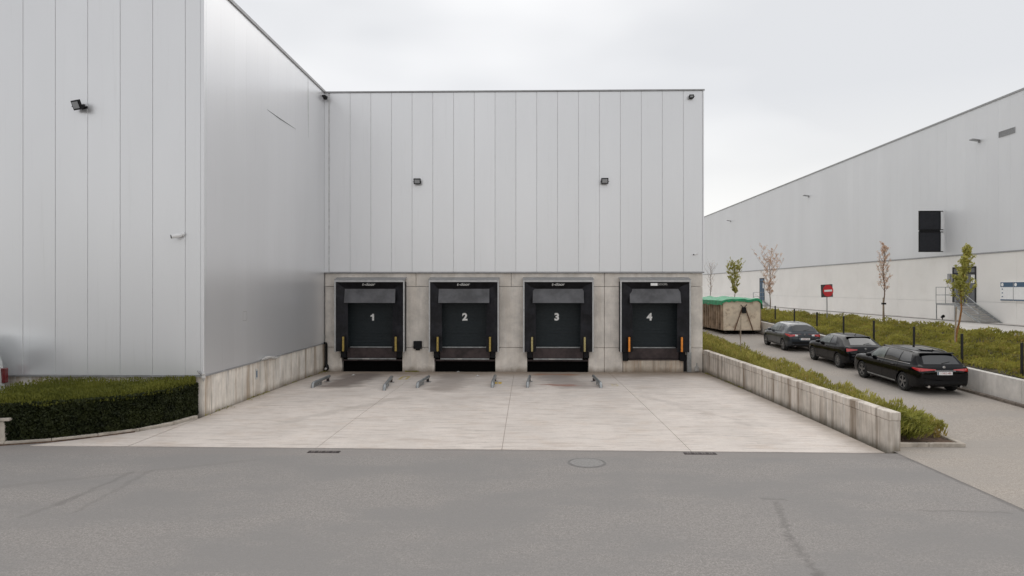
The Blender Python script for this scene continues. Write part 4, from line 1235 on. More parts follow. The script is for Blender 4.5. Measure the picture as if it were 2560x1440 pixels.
def stairs(yd0, yd1, zp, zg, lab, nst=7, dirn=-1):
    """platform along the wall from yd0..yd1, flight going down towards -Y"""
    e = empty('outside_stairs', (XR, yd0, zg), 0, lab, 'stairs', 'outside stairs of the far warehouse')
    w0, w1 = -1.35, -0.12
    L = yd1 - yd0; h = zp - zg
    MB().box(w0, w1, 0, L, h - 0.08, h - 0.03).build('platform', M['galv'], e)
    ob = MB().box(w0, w1, 0.0, L, h - 0.15, h - 0.081).build('platform_frame', M['trim'], e)
    run = 0.29
    for k in range(nst):
        z_ = h - (k + 1) * h / (nst + 1)
        MB().box(w0 + 0.04, w1 - 0.04, -run * (k + 1), -run * k - 0.01, z_ - 0.035, z_).build('step', M['trim'], e)
    for xx in (w0, w1):
        a = Vector((xx, 0, h - 0.05)); b_ = Vector((xx, -run * (nst + 0.6), 0.0))
        q = MB().add([(xx - .02, 0, h - .02), (xx - .02, 0, h - .25), (xx - .02, b_.y, 0), (xx - .02, b_.y - .25, 0), (xx + .02, 0, h - .02), (xx + .02, 0, h - .25), (xx + .02, b_.y, 0), (xx + .02, b_.y - .25, 0)],
                     [(0,1,2,3),(4,5,6,7),(0,1,5,4),(1,2,6,5),(2,3,7,6),(3,0,4,7)])
        q.build('stringer', M['galv'], e)
    r = 0.022
    for off_ in (1.0, 0.5):
        MB().tube([(w0, L, h + off_), (w0, 0, h + off_), (w0, b_.y, off_ + 0.02)], r, 6).build('handrail', M['galv'], e)
        MB().tube([(w0, L, h + off_), (w1 + 0.1, L, h + off_)], r, 6).build('handrail', M['galv'], e)
    for yy in (L, L * 0.5, 0.0):
        MB().tube([(w0, yy, h - 0.1), (w0, yy, h + 1.0)], r, 6).build('rail_post', M['galv'], e)
    MB().tube([(w0, b_.y, 0), (w0, b_.y, 1.02)], r, 6).build('rail_post', M['galv'], e)
    MB().tube([(w1 + .1, L, h - 0.1), (w1 + .1, L, h + 1.0)], r, 6).build('rail_post', M['galv'], e)
    for yy in (L - 0.05, 0.05):
        MB().tube([(w0, yy, 0), (w0, yy, h - 0.1)], 0.035, 6).build('leg', M['galv'], e)
    return e
stairs(yA - 0.1, y_at(2342, XR - 1.3), zpl, 1.83, 'galvanised outside stairs with handrails below the dark double door')
d2a, d2b = y_at(1911, XR), y_at(1900, XR)
entrance(1900, 1911, z_at(695, XR, d2a), z_at(752, XR, d2a), 'narrow grey door of the far warehouse behind the pinkish tree', M['blue_print'])
stairs(d2a - 0.2, y_at(1884, XR - 1.3), z_at(752, XR, d2a), 1.83, 'distant outside stairs with handrails beside the container', 6)
# box beside the door
yv, zv = far_z(2376, 695)
ob = MB().box(-0.12, 0, -0.14, 0.14, -0.28, 0.28).build('letter_box', M['trim'], None, (XR, yv, zv)); tag(ob, 'narrow grey box on the wall left of the double door', 'box')
# low dark ground fitting left of stairs
yv, zv = far_z(2356, 789)
e = empty('ground_spotlight', (XR - 1.2, y_at(2356, XR - 1.2), 1.83), 0, 'small black spotlight standing on the yard left of the stairs', 'spotlight')
MB().tube([(0, 0, 0), (0, 0, 0.15)], 0.03, 8).build('stem', M['black_plastic'], e)
MB().tube([(0, 0.08, 0.18), (0, -0.12, 0.26)], [0.07, 0.10], 10).build('head', M['black_plastic'], e)
# notice boards
ya, yb = y_at(2600, XR), y_at(2503, XR)
zt_, zb_ = z_at(705, XR, yb), z_at(751, XR, yb)
e = empty('notice_board', (XR, ya, zb_), 0, 'wide white notice board with blue header bands on the far warehouse', 'notice board')
wy = yb - ya; hb_ = zt_ - zb_
MB().box(-0.06, -0.0, 0, wy, 0, hb_).build('board', M['white'], e)
ymid = y_at(2536, XR) - ya
for (a_, b_) in ((ymid + 0.03, wy - 0.03), (0.03, ymid - 0.03)):
    MB().box(-0.066, -0.0605, a_, b_, hb_ - 0.30, hb_ - 0.02).build('header_band', M['blue_print'], e)
    MB().box(-0.066, -0.0605, a_, b_, 0.0, 0.07).build('footer_band', M['blue_print'], e)
    MB().lathe([(0.10, -0.0665), (0.10, -0.070), (0.0001, -0.070)], 12, 'X', (0, b_ - 0.16, hb_ - 0.16)).build('emblem', M['white'], e)
MB().box(-0.068, -0.0605, ymid - 0.02, ymid + 0.02, 0, hb_).build('divider', M['trim'], e)
for k in range(3):
    MB().box(-0.066, -0.0605, wy - 0.24, wy - 0.14, hb_ - 0.45 - k * 0.22, hb_ - 0.39 - k * 0.22).build('pictogram', M['blue_print'], e)

# ------------------------------------------------------------------ fence
posts = [(1938, 768), (1986, 776), (2042.5, 780), (2109, 789), (2184.6, 800), (2285, 813), (2405, 830), (2555, 848)]
XF = 16.15
fe = empty('fence', (XF, 22, 0), 0, 'black post and wire fence along the foot of the planted bank', 'fence')
fy = [y_at(p[0], XF) for p in posts]
fy = [fy[0] + 3.1 * k for k in range(9, 0, -1)] + fy + [fy[-1] - 3.1, fy[-1] - 6.2]
for y_ in fy:
    zt_ = wall_top(y_) + 1.14
    ob = MB().box(-0.035, 0.035, -0.035, 0.035, wall_top(y_) - 0.35, zt_).build('post', M['post'], fe, (0, y_ - 22, 0), bevel=0.006)
for h_ in (0.25, 0.7, 1.08):
    MB().tube([(0, y_ - 22, wall_top(y_) + h_) for y_ in fy], 0.0016, 4).build('wire', M['post'], fe)

# ------------------------------------------------------------------ road sign
sx_, sy_ = 19.0, y_at(2068, 19.0)
e = empty('road_sign', (sx_, sy_, bank_z(sx_, sy_)), R(14), 'red no entry sign on a dark square board on the bank', 'road sign')
zb0 = bank_z(sx_, sy_)
ztp = z_at(711, sx_, sy_) - zb0
MB().tube([(0, 0.0, -0.1), (-0.03, 0, ztp - 0.2)], 0.032, 10).build('pole', M['trim'], e)
hw_ = 0.40
Mt = Matrix.Translation((-0.03, -0.06, ztp - hw_)) @ Matrix.Rotation(R(-3), 4, 'Y')
MB().box(-hw_ - 0.05, hw_ - 0.02, 0.0, 0.02, -hw_, hw_, Mt).build('board', M['sign_back'], e)
disc = MB().lathe([(0.375, -0.002), (0.375, -0.016), (0.0001, -0.017)], 36, 'Y'); disc.v = [tuple(Mt @ (Vector(v) + Vector((0.04, 0, 0)))) for v in disc.v]
disc.build('disc', M['red_paint'], e)
MB().box(-0.24, 0.32, -0.024, -0.0175, -0.062, 0.062, Mt).build('white_bar', M['white'], e)

# ------------------------------------------------------------------ young trees
def tree(x, y, z, H, crown0, rad, kind, label, seed, lean=0.0, leafn=500, leaf=0.10, shape='narrow', rise=0.9):
    rr = random.Random(seed)
    e = empty('young_tree', (x, y, z), 0, label, 'tree', 'young trees on the bank')
    pts = []
    for q in range(9):
        t = q / 8
        pts.append(Vector((lean * H * t + 0.04 * math.sin(q * 1.7 + seed), 0.03 * math.cos(q * 1.3), H * t)))
    bm_ = M['bark_orange'] if kind == 'orange' else M['bark']
    MB().tube([(0, 0, -0.1)] + pts, [0.045] + [0.042 * (1 - 0.8 * q / 8) + 0.004 for q in range(9)], 8).build('trunk', bm_, e, smooth=True)
    br = MB(); L = []
    nb = 26
    for k in range(nb):
        t = crown0 + (0.97 - crown0) * (k / (nb - 1)) ** 1.1
        i = min(7, int(t * 8)); p0 = pts[i].lerp(pts[i+1], t * 8 - i)
        if shape == 'narrow': w_ = rad * (0.35 + 0.65 * math.sin(math.pi * min(1, (t - crown0) / (1 - crown0) * 0.9 + 0.15)))
        elif shape == 'vase': w_ = rad * (0.25 + 0.95 * min(1, (t - crown0) / (1 - crown0) * 1.5)) * (1.0 if t < 0.8 else 0.7)
        else: w_ = rad * max(0.12, 1 - ((t - crown0) / (1 - crown0)) ** 0.7)
        a = k * 2.4 + rr.uniform(-.4, .4); ln = w_ * rr.uniform(0.7, 1.15)
        p1 = p0 + Vector((math.cos(a) * ln * 0.55, math.sin(a) * ln * 0.55, ln * rise * 0.7))
        p2 = p0 + Vector((math.cos(a) * ln, math.sin(a) * ln, ln * rise * 1.6))
        br.tube([p0, p1, p2], [0.012, 0.008, 0.003], 4, cap=False)
        for q in range(3):
            f = rr.uniform(0.3, 0.9); s0 = p0.lerp(p2, f)
            s1 = s0 + Vector((rr.uniform(-.2, .2), rr.uniform(-.2, .2), rr.uniform(.1, .3))) * (0.6 + ln)
            br.tube([s0, s1], [0.005, 0.002], 3, cap=False)
            for _ in range(max(1, leafn // (nb * 4))): L.append(s0.lerp(s1, rr.uniform(0.2, 1.05)) + Vector((rr.gauss(0, .035), rr.gauss(0, .035), rr.gauss(0, .035))))
        for _ in range(max(1, leafn // (nb * 4))):
            f = rr.uniform(0.2, 1.05)
            L.append(p0.lerp(p2, f) + Vector((rr.gauss(0, .04), rr.gauss(0, .04), rr.gauss(0, .04))))
    for _ in range(max(4, leafn // 10)):
        t = rr.uniform(crown0 + 0.05, 1.0); i = min(7, int(t * 8)); p0 = pts[i].lerp(pts[i+1], t * 8 - i)
        L.append(p0 + Vector((rr.gauss(0, .05), rr.gauss(0, .05), rr.gauss(0, .05))))
    br.build('branches', M['bark'], e)
    link('crown', quads_mesh('crown', leaf_quads(np.array([tuple(p) for p in L]), leaf, 0.2, 0.5, (0, 0, 1))), M['tree_pink'] if kind == 'pink' else M['tree_green'], e)
    return e
tx = 18.0; ty = y_at(2390, tx)
t1 = tree(tx, ty, bank_z(tx, ty), 4.2, 0.40, 0.62, 'orange', 'nearest young tree, yellow green crown and orange trunk, before the stairs', 3, 0.11, 3600, 0.095, 'bottom', 1.2)
MB().tube([(-0.22, -0.25, -0.1), (-0.12, -0.22, 1.7)], 0.028, 8).build('stake', M['stake'], t1)
tx = 20.6
ty = y_at(2210, tx)
t2 = tree(tx, ty, 1.85, 4.5, 0.40, 0.36, 'pink', 'slim copper leaved young tree left of the dark screen', 8, -0.0, 1000, 0.085, 'narrow', 1.3)
MB().tube([(-0.12, -0.1, -0.1), (-0.10, -0.1, 1.5)], 0.028, 8).build('stake', M['stake'], t2)
MB().box(-0.13, 0.06, -0.13, 0.05, 1.1, 1.2).build('tree_tie', M['black_rubber'], t2)
ty = y_at(1925, tx)
tree(tx, ty, 1.85, 4.5, 0.32, 1.15, 'pink', 'broad pinkish young tree right behind the container', 12, 0.0, 2000, 0.10, 'vase', 0.9)
ty = y_at(1837, tx)
tree(tx, ty, 1.85, 4.1, 0.36, 0.95, 'green', 'yellow green young tree rising behind the container', 21, -0.01, 4200, 0.12, 'vase', 0.9)
ty = y_at(1776, tx)
tree(tx, ty, 1.85, 4.5, 0.35, 0.8, 'pink', 'almost bare young tree beside the dock building edge', 33, 0.01, 150, 0.08, 'vase', 0.9)

# pale stake in the planting bed
xs_ = 9.9; ysx = y_at(1851, xs_)
e = empty('tree_stake', (xs_, ysx, bed_z(xs_, ysx)), 0, 'thin pale stake with a bare sapling in the bed before the container', 'stake')
MB().tube([(0, 0, -0.1), (0.02, 0, z_at(790, xs_, ysx) - bed_z(xs_, ysx))], 0.022, 8).build('pole', M['stake'], e)
MB().tube([(0.06, 0.02, 0), (0.02, 0, 0.9), (-0.06, 0, 1.4), (0.05, 0, 2.0)], [0.012, 0.01, 0.006, 0.003], 5).build('sapling', M['bark'], e)

# ------------------------------------------------------------------ skip container with green tarpaulin
cxl, cy0 = x_at(1808, 45.6), 45.6
CW, CL, CH = 2.5, 6.2, 2.02
cz = drive_z(46)
e = empty('skip_container', (cxl, cy0, cz), R(2.5), 'rusty beige hook lift container under a green tarpaulin', 'container')
# base frame, its near-black colour painting in the shade under the body
MB().box(0.35, CW - 0.35, 0.1, CL, 0.12, 0.26).build('base_frame', M['void'], e)
for xx in (0.25, CW - 0.45):
    MB().tube([(xx, 0.35, 0.1), (xx + 0.2, 0.35, 0.1)], 0.10, 12).build('roller', M['rust'], e)
bz0 = 0.26
# end wall with rounded upper corners
prof = [(0.02, 0), (0.0, CH - 0.28)]
for k in range(1, 6): 
    t = k / 5 * math.pi / 2
    prof.append((0.22 - 0.22 * math.cos(t), CH - 0.28 + 0.22 * math.sin(t)))
prof += [(CW - p[0], p[1]) for p in prof[::-1]]
vs = [(x_, 0.0, z_ + bz0) for x_, z_ in prof] + [(x_, 0.10, z_ + bz0) for x_, z_ in prof]
n_ = len(prof)
fs = [tuple(range(n_)), tuple(range(n_, 2 * n_))[::-1]] + [(i, (i+1) % n_, (i+1) % n_ + n_, i + n_) for i in range(n_)]
MB().add(vs, fs).build('end_wall', M['container'], e, bevel=0.01)
MB().box(0.01, CW - 0.01, -0.05, 0.0 - 0.002, bz0 + 0.0, bz0 + 0.14).build('bottom_beam', M['container'], e, bevel=0.01)
# hook A-frame
M['rusty_leg'] = simple('rusty_leg', (0.16, 0.09, 0.055), 0.8, var=0.3)
for s_ in (-1, 1):
    MB().tube([(CW/2 + s_ * 0.62 + 0.1, -0.09, bz0 + 0.0), (CW/2 + s_ * 0.10 + 0.1, -0.09, bz0 + 1.52)], 0.035, 6).build('a_frame_leg', M['rusty_leg'], e)
MB().box(CW/2 - 0.04, CW/2 + 0.24, -0.17, -0.06, bz0 + 1.15, bz0 + 1.55).build('hook_plate', M['black_plastic'], e, bevel=0.02)
MB().tube([(CW/2 - 0.12, -0.12, bz0 + 1.70), (CW/2 + 0.1, -0.12, bz0 + 1.5), (CW/2 + 0.3, -0.12, bz0 + 1.72)], 0.03, 6).build('hook_bar', M['rust'], e)
# side walls with ribs
for xx, sg in ((0.0, -1), (CW, 1)):
    MB().box(min(xx, xx - sg * 0.05), max(xx, xx - sg * 0.05), 0.1, CL, bz0, bz0 + CH - 0.30).build('side_wall', M['container_side'], e)
    k = 0
    yy = 0.12
    while yy < CL - 0.1:
        MB().box(min(xx + sg * 0.002, xx + sg * 0.10), max(xx + sg * 0.002, xx + sg * 0.10), yy, yy + 0.12, bz0 + 0.02, bz0 + CH - 0.32).build('rib', M['container_side'], e)
        yy += 0.48
    MB().box(min(xx - sg * 0.06, xx + sg * 0.11), max(xx - sg * 0.06, xx + sg * 0.11), 0.1, CL, bz0 + CH - 0.30, bz0 + CH - 0.20).build('top_rail', M['container'], e)
MB().box(0.06, CW - 0.06, 0.12, CL, bz0 + 0.0, bz0 + 0.08).build('floor', M['container_side'], e)
MB().box(0.0, CW, CL, CL + 0.1, bz0, bz0 + CH - 0.2).build('rear_door', M['container'], e)
tp_ = MB(); vs = []; fs = []
nxx, nyy = 16, 24
for j in range(nyy + 1):
    yv = -0.08 + (CL + 0.2) * j / nyy
    for i in range(nxx + 1):
        u = i / nxx
        if i == 0 or i == nxx:
            xv = (-0.13 if i == 0 else CW + 0.13); zv = bz0 + CH - 0.34 + 0.10 * noise.noise((yv * 1.6, i, 3)) - (0.25 if i == nxx and j < 3 else 0)
        elif i == 1 or i == nxx - 1:
            xv = (-0.09 if i == 1 else CW + 0.09); zv = bz0 + CH - 0.04 + 0.03 * noise.noise((yv * 2, i, 1))
        else:
            xv = CW * (i - 1) / (nxx - 2); zv = bz0 + CH + 0.05 + 0.17 * noise.noise((xv * 1.5, yv * 1.3, 2)) + 0.06 * math.sin(math.pi * (i - 1) / (nxx - 2))
        vs.append((xv, yv, zv))
for j in range(nyy):
    for i in range(nxx):
        a_ = j * (nxx + 1) + i; fs.append((a_, a_ + 1, a_ + nxx + 2, a_ + nxx + 1))
# front hem hanging over the end wall
base_n = len(vs)
for i in range(nxx + 1):
    v0 = vs[i]
    hang = 0.17 + 0.14 * noise.noise((i * 0.9, 5, 5)) + (0.0 if 1 < i < nxx - 1 else 0.0)
    vs.append((v0[0], -0.10, v0[2] - hang))
for i in range(nxx): fs.append((i, base_n + i, base_n + i + 1, i + 1))
tpo = tp_.add(vs, fs).build('tarpaulin', M['tarp'], None, (cxl, cy0, cz), (0, 0, R(2.5)), smooth=True)
tag(tpo, 'green tarpaulin draped over the rusty container', 'tarpaulin')

# ------------------------------------------------------------------ cars
def interp(keys, y):
    xs_ = [k[0] for k in keys]; zs_ = [k[1] for k in keys]
    if y <= xs_[0]: return zs_[0]
    if y >= xs_[-1]: return zs_[-1]
    for i in range(len(xs_) - 1):
        if y <= xs_[i+1]:
            h = xs_[i+1] - xs_[i]; t = (y - xs_[i]) / h
            def sl(j):
                if j == 0: return (zs_[1] - zs_[0]) / (xs_[1] - xs_[0])
                if j == len(xs_) - 1: return (zs_[-1] - zs_[-2]) / (xs_[-1] - xs_[-2])
                a = (zs_[j] - zs_[j-1]) / (xs_[j] - xs_[j-1]); b = (zs_[j+1] - zs_[j]) / (xs_[j+1] - xs_[j])
                return 0.0 if a * b <= 0 else 2 * a * b / (a + b)
            m0, m1 = sl(i) * h, sl(i+1) * h
            t2, t3 = t*t, t*t*t
            return (2*t3 - 3*t2 + 1) * zs_[i] + (t3 - 2*t2 + t) * m0 + (-2*t3 + 3*t2) * zs_[i+1] + (t3 - t2) * m1
def catmull(P, n):
    out = []
    for i in range(len(P) - 1):
        p0 = P[max(i-1, 0)]; p1 = P[i]; p2 = P[i+1]; p3 = P[min(i+2, len(P)-1)]
        for k in range(n):
            t = k / n
            out.append(tuple(0.5 * ((2*p1[c]) + (-p0[c] + p2[c]) * t + (2*p0[c] - 5*p1[c] + 4*p2[c] - p3[c]) * t*t + (-p0[c] + 3*p1[c] - 3*p2[c] + p3[c]) * t**3) for c in (0, 1)))
    out.append(P[-1]); return out

def patch(bvh, corners, axis, sgn, nu=8, nv=5, off=0.006):
    """project a quad (given in the two axes across the view axis) on to the body; returns MB"""
    vs = []; fs = []
    for j in range(nv + 1):
        for i in range(nu + 1):
            u = i / nu; v = j / nv
            a = [(corners[0][c] * (1-u) + corners[1][c] * u) * (1-v) + (corners[3][c] * (1-u) + corners[2][c] * u) * v for c in (0, 1)]
            if axis == 'x': org = Vector((sgn * 3, a[0], a[1])); d = Vector((-sgn, 0, 0))
            elif axis == 'y': org = Vector((a[0], sgn * 6, a[1])); d = Vector((0, -sgn, 0))
            else: org = Vector((a[0], a[1], 4)); d = Vector((0, 0, -1))
            h = bvh.ray_cast(org, d)
            if h[0] is None: return None
            nn = h[1] if h[1].dot(d) < 0 else -h[1]
            vs.append(h[0] + nn * off)
    N = (nu + 1) * (nv + 1)
    inn = [v.copy() for v in vs]
    for j in range(nv):
        for i in range(nu):
            a = j * (nu + 1) + i; fs.append((a, a+1, a + nu + 2, a + nu + 1))
    return MB().add(vs, fs)

def car(name, spec, loc, rz, paint, label, group='cars parked along the kerb'):
    e = empty(name, loc, rz, label, 'car', group)
    e.rotation_euler = (math.atan(0.028), 0, rz)
    L = spec['L']; Wd = spec['W'] / 2; cy = L / 2
    ys_ = sorted(set([0, .01, .025, .05, .08, .12, .16, .2] + [0.25 + i * (L - 0.5) / 62 for i in range(63)] + [L - .2, L - .14, L - .09, L - .05, L - .02, L]))
    secs = []
    for y_ in ys_:
        w_ = Wd * interp(spec['plan'], y_); zb = interp(spec['bottom'], y_); top = interp(spec['top'], y_)
        be = min(interp(spec['belt'], y_), top - 0.025); wr = interp(spec['wroof'], y_) * w_ / Wd
        gh = max(0, min(1, (top - be) / 0.3))
        md = 0.48
        pts = [(0, zb), (w_ * .82, zb), (w_ * .965, zb + .05), (w_ * 1.0, zb + (be - zb) * .42), (w_ * .985, be - (be - zb) * .16), (w_ * .925, be),
               (w_ * .925 + (wr - w_ * .925) * md + 0.012 * gh, be + (top - be) * .52), (wr, top - 0.02 - 0.035 * gh), (wr * .6, top - .006), (0, top)]
        secs.append(catmull(pts, 3))
    vs = []; fs = []; m = len(secs[0])
    ring = 2 * m - 2
    for y_, sct in zip(ys_, secs):
        for (x_, z_) in sct: vs.append((x_, y_ - cy, z_))
        for (x_, z_) in sct[1:-1][::-1]: vs.append((-x_, y_ - cy, z_))
    for j in range(len(ys_) - 1):
        for k in range(ring):
            a = j * ring + k; b = j * ring + (k+1) % ring
            fs.append((a, b, b + ring, a + ring))
    fs.append(tuple(range(ring))[::-1]); fs.append(tuple((len(ys_)-1) * ring + k for k in range(ring)))
    bodyme = MB().add(vs, fs).mesh('body')
    bm = bmesh.new(); bm.from_mesh(bodyme); bvh = BVHTree.FromBMesh(bm); bm.free()
    # wheel arches cut out
    ob = bpy.data.objects.new('tmp', bodyme); COL.objects.link(ob)
    cut = MB(); ra = spec['r'] + 0.05
    for yw in spec['wheels']:
        for s_ in (-1, 1):
            cut.add([( (s_ * (Wd - 0.30) if q == 0 else s_ * (Wd + 0.3)), yw - cy + ra * math.cos(2*math.pi*k/28), spec['r'] + ra * math.sin(2*math.pi*k/28)) for q in (0, 1) for k in range(28)],
                    [tuple(range(28)), tuple(range(28, 56))[::-1]] + [(k, (k+1) % 28, (k+1) % 28 + 28, k + 28) for k in range(28)])
    co = bpy.data.objects.new('cut', cut.mesh('cut')); COL.objects.link(co)
    md = ob.modifiers.new('b', 'BOOLEAN'); md.operation = 'DIFFERENCE'; md.object = co; md.solver = 'EXACT'
    bpy.context.view_layer.update()
    me = bpy.data.meshes.new_from_object(ob.evaluated_get(bpy.context.evaluated_depsgraph_get()))
    bpy.data.objects.remove(ob); bpy.data.objects.remove(co)
    me.materials.clear(); me.shade_smooth(); me.set_sharp_from_angle(angle=R(42))
    body = link('body', me, paint, e)
    def P(nm, corners, axis, sgn, mat, nu=8, nv=5, off=0.006, parent=e):
        q = patch(bvh, corners, axis, sgn, nu, nv, off)
        if q is None: return None
        ob_ = q.build(nm, mat, parent, smooth=True, fix=False)
        return ob_
    for s_ in (-1, 1):
        for wi_, w4 in enumerate(spec['side_windows']):
            P('side_window', [(a - cy, z_) for a, z_ in w4], 'x', s_, M['glass_clear'] if wi_ == len(spec['side_windows']) - 1 else M['glass'], 10, 5, 0.005)
        for (a, z0, z1) in spec['seams']:
            P('door_seam', [(a - cy - .006, z0), (a - cy + .006, z0), (a - cy + .006, z1), (a - cy - .006, z1)], 'x', s_, M['void'], 1, 10, 0.003)
        a, b_, zz = spec['sill']
        P('sill', [(a - cy, zz), (b_ - cy, zz + .01), (b_ - cy, zz + .06), (a - cy, zz + .05)], 'x', s_, spec.get('sillmat', M['black_plastic']), 14, 1, 0.008)
        P('belt_trim', [(spec['beltline'][0] - cy, spec['beltline'][2]), (spec['beltline'][1] - cy, spec['beltline'][3]), (spec['beltline'][1] - cy, spec['beltline'][3] + .016), (spec['beltline'][0] - cy, spec['beltline'][2] + .016)], 'x', s_, spec['trimmat'], 14, 1, 0.008)
        for hy_ in spec['handles']:
            MB().box(s_ * (Wd * 0.985) - 0.02, s_ * (Wd * 0.985) + 0.02, hy_ - cy - .09, hy_ - cy + .09, spec['hz'], spec['hz'] + .03).build('door_handle', paint, e, bevel=0.008)
        # tail lamp: one part on the flank and one wrapping the tail
        P('tail_lamp', [(s_ * a, z_) for a, z_ in spec['tail_rear']], 'y', -1, M['tail_red'], 8, 4, 0.010)
        P('tail_lamp', [(a - cy, z_) for a, z_ in spec['tail_side']], 'x', s_, M['tail_red'], 6, 4, 0.010)
        P('headlight', [(s_ * Wd * .55, .62), (s_ * Wd * .86, .64), (s_ * Wd * .86, .72), (s_ * Wd * .55, .70)], 'y', 1, M['lens'], 5, 3, 0.008)
        # mirror
        my = spec['mirror'] - cy
        mb = MB().lathe([(0.001, -0.11), (0.05, -0.09), (0.075, 0.0), (0.06, 0.08), (0.001, 0.10)], 12, 'X', (s_ * (Wd + 0.04), my, spec['mz']))
        mb.tube([(s_ * (Wd - 0.08), my, spec['mz'] - .06), (s_ * (Wd + 0.0), my, spec['mz'] - .03)], 0.02, 6)
        mb.build('mirror', paint, e, smooth=True)
    P('rear_window', spec['rear_window'], 'y', -1, M['glass'], 14, 6, 0.006)
    P('windscreen', spec['windscreen'], 'y', 1, M['glass'], 14, 6, 0.006)
    P('lower_bumper', spec['lower_bumper'], 'y', -1, M['black_plastic'], 12, 3, 0.012)
    if spec.get('strip'): P('bumper_strip', spec['strip'], 'y', -1, M['chrome'], 14, 1, 0.012)
    if spec.get('reverse'):
        for s_ in (-1, 1): P('reversing_lamp', [(s_ * a, z_) for a, z_ in spec['reverse']], 'y', -1, M['white_plastic'], 3, 3, 0.014)
    if spec.get('sunroof'):
        P('sunroof', [(a, b_ - cy) for a, b_ in spec['sunroof']], 'z', 1, M['glass'], 8, 6, 0.006)
    # number plate, handle bar, badge, wiper
    zp_ = spec['plate_z']
    q = bvh.ray_cast(Vector((0, -6, zp_)), Vector((0, 1, 0)))[0]
    npl = MB().box(-0.26, 0.26, q.y - 0.018, q.y + 0.01, zp_ - 0.055, zp_ + 0.055).build('number_plate', M['white'], e, bevel=0.004)
    text_part(spec['plate'], 0.085, M['red_print'], (0.03, q.y - 0.0195, zp_), (R(90), 0, 0), npl, 'lettering', 0.001, 0.95)
    MB().box(-0.255, -0.215, q.y - 0.021, q.y - 0.0185, zp_ - 0.05, zp_ + 0.05).build('plate_band', M['blue_print'], npl)
    MB().box(-0.36, 0.36, q.y - 0.03, q.y + 0.01, zp_ + 0.075, zp_ + 0.095).build('tailgate_handle', spec['trimmat'], e, bevel=0.005)
    zb_ = spec['badge_z']
    q = bvh.ray_cast(Vector((0, -6, zb_)), Vector((0, 1, 0)))[0]
    MB().lathe([(0.05, -0.025), (0.045, -0.032), (0.001, -0.032)], 16, 'Y', (0, q.y + 0.01, zb_)).build('badge', M['chrome'], e)
    rw_ = spec['rear_window']
    z1_ = rw_[0][1] + 0.03
    q = bvh.ray_cast(Vector((0, -6, z1_)), Vector((0, 1, 0)))[0]; q2 = bvh.ray_cast(Vector((0.3, -6, z1_ + 0.06)), Vector((0, 1, 0)))[0]
    MB().tube([(0, q.y - 0.02, z1_), (0.3, q2.y - 0.02, z1_ + 0.05)], 0.012, 5).build('wiper', M['black_plastic'], e)
    # spoiler
    ysp, zsp, wsp = spec['spoiler']
    MB().box(-wsp, wsp, ysp - cy - 0.05, ysp - cy + 0.10, zsp - 0.022, zsp + 0.012, None).build('spoiler', spec.get('spoilermat', M['black_plastic']), e, bevel=0.014)
    MB().tube([(0, ysp - cy + 0.35, zsp + .03), (0, ysp - cy + 0.22, zsp + .12)], [0.02, 0.006], 6).build('aerial', M['black_plastic'], e)
    if spec.get('rails'):
        for s_ in (-1, 1):
            pts = []
            for k in range(9):
                yv = 0.85 + (3.0 - 0.85) * k / 8 - cy
                hq = bvh.ray_cast(Vector((s_ * (interp(spec['wroof'], yv + cy) - 0.02), yv, 4)), Vector((0, 0, -1)))[0]
                pts.append((hq.x, yv, hq.z + (0.035 if 0 < k < 8 else 0.0)))
            MB().tube(pts, 0.015, 6).build('roof_rail', M['rail'], e, smooth=True)
    for s_ in spec['exhausts']:
        MB().tube([(s_, -cy - 0.02, 0.30), (s_, -cy + 0.12, 0.30)], 0.045, 10).build('exhaust', M['chrome'], e)
    # number of wheels
    r = spec['r']
    tyre = MB().lathe([(r * .66, -.10), (r * .72, -.112), (r * .93, -.11), (r, -.08), (r, .08), (r * .93, .11), (r * .72, .112), (r * .66, .10), (r * .66, -.10)], 32, 'X').mesh('tyre', smooth=True)
    rimb = MB().lathe([(r * .67, -.09), (r * .67, .105), (r * .62, .10), (r * .60, .02), (r * .60, -.09)], 32, 'X')
    for k in range(spec['spokes']):
        a = 2 * math.pi * k / spec['spokes']
        Mx = Matrix.Rotation(a, 4, 'X')
        rimb.box(.055, .095, -r * spec['sw'], r * spec['sw'], r * 0.1, r * .64, Mx)
    rimb.lathe([(r * .17, .05), (r * .17, .10), (0.001, .105)], 16, 'X')
    rim = rimb.mesh('rim')
    brake = MB().lathe([(r * .58, .0), (r * .58, .02), (0.001, .02)], 20, 'X').mesh('brake_disc')
    for yw in spec['wheels']:
        for s_ in (-1, 1):
            wh = empty('wheel', (s_ * (Wd - 0.125), yw - cy, r), 0 if s_ > 0 else math.pi)
            wh.parent = e
            link('tyre', tyre, M['tyre'], wh); link('rim', rim, spec['rimmat'], wh); link('brake_disc', brake, M['void'], wh)
    return e
M['rail'] = simple('dark_roof_rail', (0.08, 0.08, 0.085), 0.3, 0.5)
M['red_print'] = simple('red_print', (0.35, 0.02, 0.03), 0.5, var=0.03)
